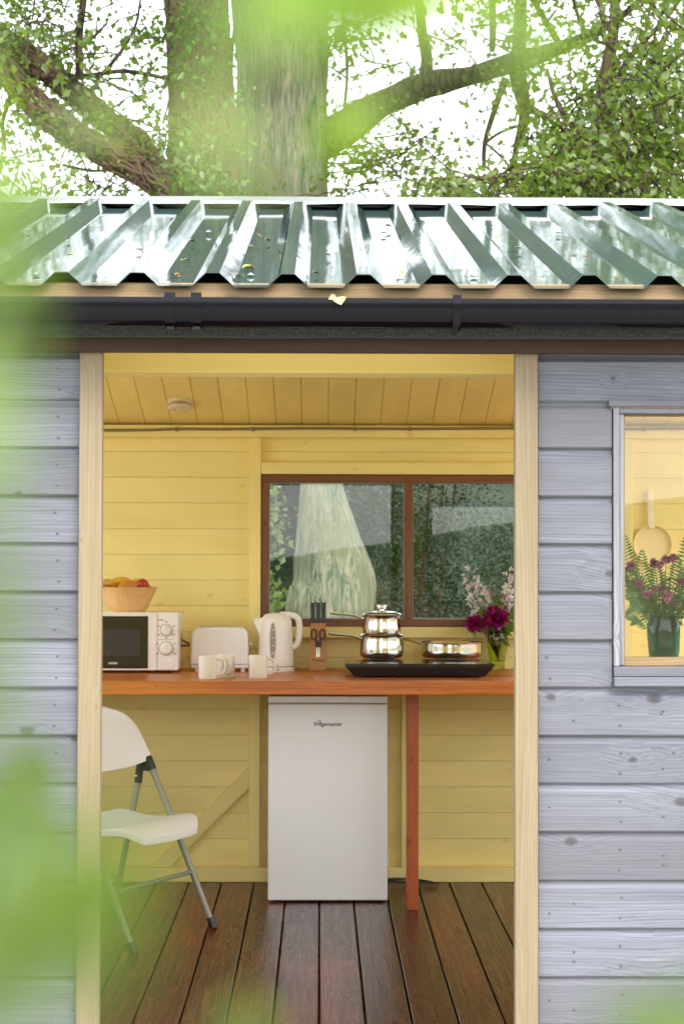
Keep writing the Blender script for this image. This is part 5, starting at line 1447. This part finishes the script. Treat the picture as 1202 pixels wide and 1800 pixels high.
for ctrl in ([(0, 75, 9), (60, 130, 8), (140, 135, 6), (220, 125, 4.5), (300, 140, 3)], [(140, 130, 7), (140, 60, 7), (150, -20, 6), (160, -120, 4)], [(170, 140, 5), (210, 95, 4), (240, 40, 3), (250, -30, 2)],
             [(395, 160, 5), (405, 130, 4), (408, 90, 3), (412, 50, 2.5)], [(20, 170, 4), (5, 215, 4), (10, 265, 3)], [(110, 290, 3), (180, 300, 2.5), (240, 270, 2)]):
    limb('branch', [(I(a, b, -.1), r_ * kI) for a, b, r_ in ctrl], M['bark_brown'], it, 8, 0.12, 6)
ob = ivy_stems([t_main[2:8]], 190, 'ivy_stems', it, 0.006, 0.017, 4); ob['kind'] = 'stuff'
ob = ivy_stems([t_a, t_b], 150, 'ivy_stems', it, 0.005, 0.014, 9); ob['kind'] = 'stuff'
cr = Crown()
for reg in ((350, 60, 70, 70, 14), (370, 150, 45, 30, 5), (375, 300, 60, 60, 26), (370, 330, 50, 30, 14), (430, 340, 30, 20, 4)):
    cr.region(*reg, YI - .55, YI - .3, nleaf=24, L=0.28, spread=0.13, size=0.05, twig=False)
iv = cr
for i in range(len(iv.P)): iv.P[i] = iv.P[i] - np.array(OI)
iv.leaves('ivy_leaves', M['leaf_ivy'], it)
cr = Crown()
for reg in ((60, 50, 70, 70, 18), (130, 60, 50, 60, 10), (180, 60, 60, 70, 7), (250, 60, 50, 60, 5), (50, 120, 70, 40, 8), (160, 240, 50, 40, 8), (25, 260, 50, 80, 16), (230, 210, 50, 50, 9), (270, 260, 40, 70, 11), (90, 320, 110, 30, 14), (240, 315, 60, 35, 10),
            (280, 120, 30, 80, 8), (40, 20, 100, 40, 14), (100, 170, 40, 40, 5), (260, 170, 50, 60, 6), (190, 330, 60, 18, 6), (60, 200, 40, 30, 6)):
    cr.region(*reg, YI - .6, YI + .8, nleaf=16, L=0.4, spread=0.15, size=0.052)
for (px, py, n) in ((-100, -150, 60), (100, -230, 70), (300, -330, 60), (-50, 60, 30), (-150, 250, 30)):
    cr.region(px, py, 150, 120, n, YI - 1.2, YI + 1.2, nleaf=50, L=0.6, spread=0.28, size=0.055, twig=False)
for i in range(len(cr.P)): cr.P[i] = cr.P[i] - np.array(OI)
cr.tw.v = [(a - OI.x, b - OI.y, c - OI.z) for a, b, c in cr.tw.v]
cr.leaves('crown', M['leaf_tree'], it)

# ---- the dense small-leaved tree on the window side
YH = 11.2; kH = YH / F_PX
ht_ = thing('hawthorn_tree', 'dense small-leaved green tree filling the sky beyond the window end of the roof', 'tree', Pt(1090, 1440, YH)); OH = Vector(ht_.location)
def H(px, py, dy=0): return Pt(px, py, YH + dy) - OH
limb('trunk', [(H(1090, 1450), 40 * kH), (H(1095, 900), 32 * kH), (H(1085, 450), 26 * kH), (H(1060, 200), 16 * kH), (H(1080, 20), 9 * kH), (H(1070, -200), 5 * kH)], M['bark_brown'], ht_, 14, 0.1, 8)
for ctrl in ([(1085, 450, 14), (1000, 340, 9), (900, 310, 6), (790, 322, 3)], [(1075, 330, 10), (1150, 220, 8), (1240, 120, 4)], [(1062, 210, 8), (1100, 110, 6), (1180, 20, 4), (1230, -60, 3)], [(1070, 260, 8), (990, 200, 5), (960, 120, 3)],
             [(1060, 40, 5), (1050, 0, 5), (1000, -60, 3)]):
    limb('branch', [(H(a, b), r_ * kH) for a, b, r_ in ctrl], M['bark_brown'], ht_, 8, 0.12, 6)
cr = Crown()
for reg in ((1080, 290, 150, 75, 120), (1150, 180, 100, 80, 62), (980, 310, 120, 45, 60), (850, 325, 110, 28, 30), (1050, 190, 80, 50, 22), (1120, 60, 110, 80, 14), (1190, 110, 60, 90, 14), (760, 345, 60, 14, 8), (960, 230, 40, 50, 8)):
    cr.region(*reg, YH - .8, YH + 1.0, nleaf=32, L=0.45, spread=0.16, size=0.052)
cr.region(1200, -150, 200, 150, 90, YH - 1, YH + 1.4, nleaf=50, L=0.6, spread=0.28, size=0.055, twig=False)
cr.region(1350, 100, 150, 250, 90, YH - 1, YH + 1.4, nleaf=50, L=0.6, spread=0.28, size=0.055, twig=False)
for i in range(len(cr.P)): cr.P[i] = cr.P[i] - np.array(OH)
cr.tw.v = [(a - OH.x, b - OH.y, c - OH.z) for a, b, c in cr.tw.v]
cr.leaves('crown', M['leaf_tree'], ht_)

# ---- shrubs behind the cabin, seen through the back window
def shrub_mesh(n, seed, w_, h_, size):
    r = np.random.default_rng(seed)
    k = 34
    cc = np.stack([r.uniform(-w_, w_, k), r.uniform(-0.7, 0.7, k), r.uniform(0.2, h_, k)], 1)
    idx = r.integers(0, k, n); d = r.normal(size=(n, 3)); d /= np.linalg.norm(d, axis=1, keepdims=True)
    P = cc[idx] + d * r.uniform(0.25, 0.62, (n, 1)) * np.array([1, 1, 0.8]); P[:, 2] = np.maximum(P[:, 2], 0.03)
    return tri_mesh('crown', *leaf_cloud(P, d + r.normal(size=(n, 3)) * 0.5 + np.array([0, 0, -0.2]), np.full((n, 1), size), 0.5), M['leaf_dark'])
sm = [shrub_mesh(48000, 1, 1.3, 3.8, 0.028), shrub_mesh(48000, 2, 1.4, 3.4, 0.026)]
sb = MB()
for k in range(7):
    a = k * 0.9; sb.tube(smooth_path([(0.1 * math.cos(a), 0.1 * math.sin(a), 0), (0.35 * math.cos(a), 0.3 * math.sin(a), 1.2), (0.9 * math.cos(a), 0.5 * math.sin(a), 2.6)], 4), [0.03 - 0.0028 * i for i in range(9)], 6)
sbm = sb.mesh('stems', M['bark_brown'], 60)
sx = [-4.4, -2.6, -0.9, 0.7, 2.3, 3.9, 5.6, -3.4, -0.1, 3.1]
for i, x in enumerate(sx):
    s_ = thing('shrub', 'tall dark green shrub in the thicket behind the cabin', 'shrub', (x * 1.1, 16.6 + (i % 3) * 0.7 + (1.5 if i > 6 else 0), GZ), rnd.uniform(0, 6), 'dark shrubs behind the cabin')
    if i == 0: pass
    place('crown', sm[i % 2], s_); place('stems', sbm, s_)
def bush(lab, X, Y, w_, h_, n, size, mat, seed):
    b = thing('leafy_bush', lab, 'bush', (X, Y, GZ))
    c = Crown(); r = np.random.default_rng(seed)
    for k in range(n):
        a = r.uniform(0, 6.28)
        c.spray((0.1 * math.cos(a), 0.1 * math.sin(a), r.uniform(0.1, h_ * 0.85)), (math.cos(a) * w_, math.sin(a) * w_ * 0.6, 0.8), w_ * r.uniform(0.6, 1.2), 26, 0.10, True, size)
    c.tw.tube([(0, 0, 0), (0.02, 0, h_ * 0.6), (0, 0.02, h_)], [0.02, 0.012, 0.004], 3, caps=False)
    c.leaves('crown', mat, b)
p = at(640, 1080, 11.3); bush('bright green bush against the foot of the pale trunk on the saucepan side', p.x + 0.06, 10.9, 0.30, 1.35, 34, 0.06, M['leaf_ivy'], 3)
p = at(478, 1000, 10.7); bush('bright green bush against the left edge of the back window, behind the kettle', p.x - 0.12, 10.7, 0.24, 2.2, 110, 0.05, M['leaf_tree'], 4)

# ================================================================ DEBRIS ON THE ROOF
def roof_pt(px, py):
    v = ray(px, py); t = (ZE - YE * SLOPE + 0.006 - EYE) / (v.z - SLOPE * v.y)
    return Vector((0, 0, EYE)) + v * t
def debris(px, py, L, W, mat, lab, grp=None, rz=None, lift=0.0):
    mb = MB(); leaf_poly(mb, (-L / 2, 0, 0.004), (1, 0, 0), (0, 0, 1), L, W, 0.5, 5)
    leaf_poly(mb, (-L * .1, 0, 0.003), (0.5, 0.8, 0), (0, 0, 1), L * 0.5, W * 0.7, 0.6, 3)
    o = mb.build('fallen_leaf', mat, None, loc=roof_pt(px, py) + Vector((0, 0, lift))); o.rotation_euler = (math.atan(SLOPE), rnd.uniform(-.2, .2), rz if rz is not None else rnd.uniform(-.8, .8))
    tag(o, lab, 'leaf', grp)
debris(437, 473, 0.032, 0.030, M['yel_leaf'], 'small yellow-green leaf lying in a roof trough near the eave', rz=0.2)
debris(310, 486, 0.026, 0.020, M['dry_leaf'], 'curled brown leaf at the eave end of a roof trough')
debris(338, 426, 0.020, 0.020, M['dry_leaf'], 'brown leaf scrap halfway up a roof trough left of the screw')
debris(683, 399, 0.026, 0.022, M['print_dark'], 'dark clump of wet leaf near the top of a roof trough')
for (a, b) in ((245, 441), (330, 459), (323, 460), (443, 435), (555, 482), (577, 450), (126, 450), (875, 419), (911, 438), (1085, 491), (704, 481), (1030, 453), (440, 470), (455, 415), (470, 424), (300, 420), (870, 380), (640, 440), (418, 487), (120, 420), (1010, 470)):
    debris(a, b, rnd.uniform(0.015, 0.028), rnd.uniform(0.010, 0.017), M['dry_leaf'] if rnd.random() < 0.75 else M['yel_leaf'], 'tiny dry leaf scrap lying on the metal roof', 'leaf scraps on the metal roof')
mb = MB(); leaf_poly(mb, (0, 0, 0), (0.3, -0.5, -0.9), (0, -1, 0.4), 0.02, 0.03, 0.3, 4); leaf_poly(mb, (-0.006, 0.002, 0.002), (-0.9, -0.2, -0.3), (0, -1, 0.4), 0.018, 0.014, 0.3, 4)
o = mb.build('fallen_leaf', M['pale_leaf'], None, loc=at(595, 522, 4.235)); tag(o, 'pale green leaf hanging over the lip of the black gutter', 'leaf')

# ================================================================ LEAFY SPRAYS CLOSE TO THE CAMERA
def near_leaf_mesh(wr, droop):
    mb = MB(); n = 8; vs = []
    for i in range(n + 1):
        t = i / n; w_ = wr * 0.5 * (math.sin(math.pi * t ** 0.7) ** 0.9) + 0.002
        z = -droop * t * t
        for k in (-1, -0.5, 0, 0.5, 1): vs.append((t - 0.5, w_ * k, z + 0.10 * wr * abs(k) + 0.015 * math.sin(t * 14 + k * 2)))
    fs = [(i * 5 + k, i * 5 + k + 1, i * 5 + k + 6, i * 5 + k + 5) for i in range(n) for k in range(4)]
    mb.add(vs, fs); return mb
NL = [(near_leaf_mesh(w_, d_).mesh('leaf', M['leaf_near'], 80), near_leaf_mesh(w_, d_).mesh('leaf', M['leaf_near2'], 80), near_leaf_mesh(w_, d_).mesh('leaf', M['leaf_near3'], 80), near_leaf_mesh(w_, d_).mesh('leaf', M['leaf_near4'], 80)) for w_, d_ in ((0.55, 0.15), (0.38, 0.25), (0.7, 0.1))]
def near_spray(name, lab, cat, stem, leaves, kd=0.7):
    """stem: list of (px, py, distance); leaves: (px, py, distance, length in photo px, image angle, shade)"""
    stem = [(a, b, c * kd) for a, b, c in stem]; leaves = [(a, b, c * kd, l, g, h) for a, b, c, l, g, h in leaves]
    root = at(*stem[0][:2], stem[0][2])
    t = thing(name, lab, cat, root)
    sp = smooth_path([at(a, b, c) - root for a, b, c in stem], 5)
    MB().tube(sp, [0.0014 * (1 - 0.7 * i / (len(sp) - 1)) for i in range(len(sp))], 6).build('stem', M['stem'], t, smooth=60)
    pet = MB()
    for i, (px, py, d, Lp, ang, sh) in enumerate(leaves):
        p = at(px, py, d) - root; L = Lp * d / F_PX
        o = place('leaf', NL[i % 3][sh], t, p)
        o.scale = (L, L, L)
        e = Matrix.Rotation(R(-ang), 4, 'Y') @ Matrix.Rotation(R(90) + rnd.uniform(-0.5, 0.5), 4, 'X') @ Matrix.Rotation(rnd.uniform(-0.4, 0.4), 4, 'Y')
        o.rotation_euler = e.to_euler()
        ax = Vector((math.cos(R(ang)), 0, math.sin(R(ang)))); base = p - ax * L * 0.5
        q = min(sp, key=lambda s_: (s_ - base).length)
        pet.tube([q, (q + base) / 2 + Vector((0, 0, 0.001)), base], 0.0006, 4)
    o = pet.build('leaf_stalks', M['stem'], t); o['kind'] = 'stuff'
    return t
near_spray('hanging_branch', 'blurred leafy branch hanging into the top of the view close to the camera', 'branch',
    [(520, -260, 0.30), (600, -60, 0.30), (690, -20, 0.31), (800, -10, 0.32), (900, 60, 0.34)],
    [(540, 10, 0.27, 260, 15, 0), (650, 15, 0.27, 260, -12, 0), (740, 5, 0.28, 230, -5, 0), (610, -40, 0.28, 260, 0, 0), (820, -15, 0.30, 200, 10, 0), (470, 20, 0.25, 170, 40, 0), (595, 60, 0.27, 130, 70, 0), (700, 60, 0.28, 150, 30, 0), (605, 235, 0.32, 130, 25, 0), (900, 150, 0.36, 120, 85, 0), (930, 60, 0.36, 130, 50, 0), (990, 85, 0.36, 90, 10, 0),
     (640, 200, 0.36, 150, 32, 0), (905, 75, 0.36, 130, 80, 0), (880, 20, 0.34, 110, -60, 0), (890, 110, 0.36, 70, 75, 0), (520, -10, 0.26, 120, 60, 0)])
near_spray('hanging_sprig', 'single blurred pale sprig hanging before the ivy trunk', 'sprig',
    [(330, -240, 0.24), (380, 0, 0.25), (390, 150, 0.25), (395, 215, 0.25)],
    [(385, 235, 0.22, 150, 70, 3), (400, 262, 0.22, 130, 100, 3), (355, 175, 0.24, 90, 60, 0), (470, 290, 0.24, 100, 40, 2)])
near_spray('leafy_branch', 'blurred leafy branch close to the camera along the top left corner', 'branch',
    [(-260, 420, 0.30), (-140, 330, 0.30), (-40, 300, 0.30), (60, 270, 0.31), (180, 220, 0.33)],
    [(30, 300, 0.28, 150, 30, 0), (-20, 330, 0.27, 170, 10, 0), (15, 390, 0.28, 170, -20, 1), (40, 440, 0.28, 130, -35, 0), (180, 218, 0.34, 110, -15, 0), (215, 205, 0.34, 60, -20, 0), (-10, 460, 0.28, 150, -10, 0), (-40, 60, 0.28, 150, 70, 1), (-55, 180, 0.28, 150, 80, 0), (95, 330, 0.30, 60, 15, 0)])
near_spray('leafy_shoot', 'tall blurred leafy stem close to the camera in front of the cladding', 'shoot',
    [(-230, 1980, 0.15), (-190, 1600, 0.14), (-150, 1300, 0.14), (-120, 1000, 0.14), (-100, 760, 0.14), (-60, 580, 0.15)],
    [(-5, 585, 0.17, 200, 100, 2), (-20, 690, 0.15, 200, 70, 2), (-5, 630, 0.18, 130, 60, 1), (-45, 820, 0.14, 220, 95, 2), (-35, 980, 0.14, 200, 70, 2), (-10, 1060, 0.18, 150, 80, 1), (-50, 1180, 0.14, 220, 80, 2), (-20, 1290, 0.15, 200, 95, 2),
     (25, 555, 0.17, 110, 20, 2), (-60, 740, 0.14, 260, 90, 0)], 1.0)
near_spray('broad_leafy_shoot', 'blurred broad-leaved green shoot close to the camera low beside the doorpost', 'shoot',
    [(-130, 2050, 0.20), (-80, 1850, 0.20), (-30, 1700, 0.20), (0, 1560, 0.20), (20, 1430, 0.20)],
    [(25, 1450, 0.33, 330, 60, 1), (-25, 1520, 0.32, 300, 50, 1), (78, 1375, 0.36, 120, 85, 1), (40, 1400, 0.34, 180, 70, 1), (60, 1500, 0.30, 170, 50, 1), (120, 1545, 0.125, 330, 40, 2), (60, 1600, 0.13, 240, 25, 2), (205, 1590, 0.15, 230, 68, 1), (228, 1560, 0.20, 80, 95, 1), (200, 1680, 0.15, 150, -60, 1),
     (110, 1680, 0.12, 230, 15, 2), (20, 1690, 0.13, 260, 20, 2), (-20, 1770, 0.14, 280, 30, 2), (60, 1770, 0.12, 240, 10, 2), (150, 1620, 0.14, 140, 30, 1), (-20, 1620, 0.16, 260, 40, 2), (120, 1770, 0.12, 180, 5, 2)], 1.0)
near_spray('low_sprig', 'blurred yellow-green sprig poking up before the floorboards', 'sprig',
    [(400, 2000, 0.36), (412, 1880, 0.35), (425, 1790, 0.35)],
    [(425, 1800, 0.34, 110, 75, 2), (400, 1815, 0.34, 90, 110, 2), (455, 1812, 0.34, 90, 35, 2)])
near_spray('low_leafy_sprig', 'blurred green sprig close to the camera before the lowest boards under the window', 'sprig',
    [(1260, 2000, 0.34), (1220, 1870, 0.33), (1170, 1790, 0.33)],
    [(1175, 1790, 0.31, 170, 20, 2), (1215, 1765, 0.31, 150, 60, 1), (1120, 1800, 0.31, 130, 5, 2), (1200, 1820, 0.3, 200, -10, 2)])
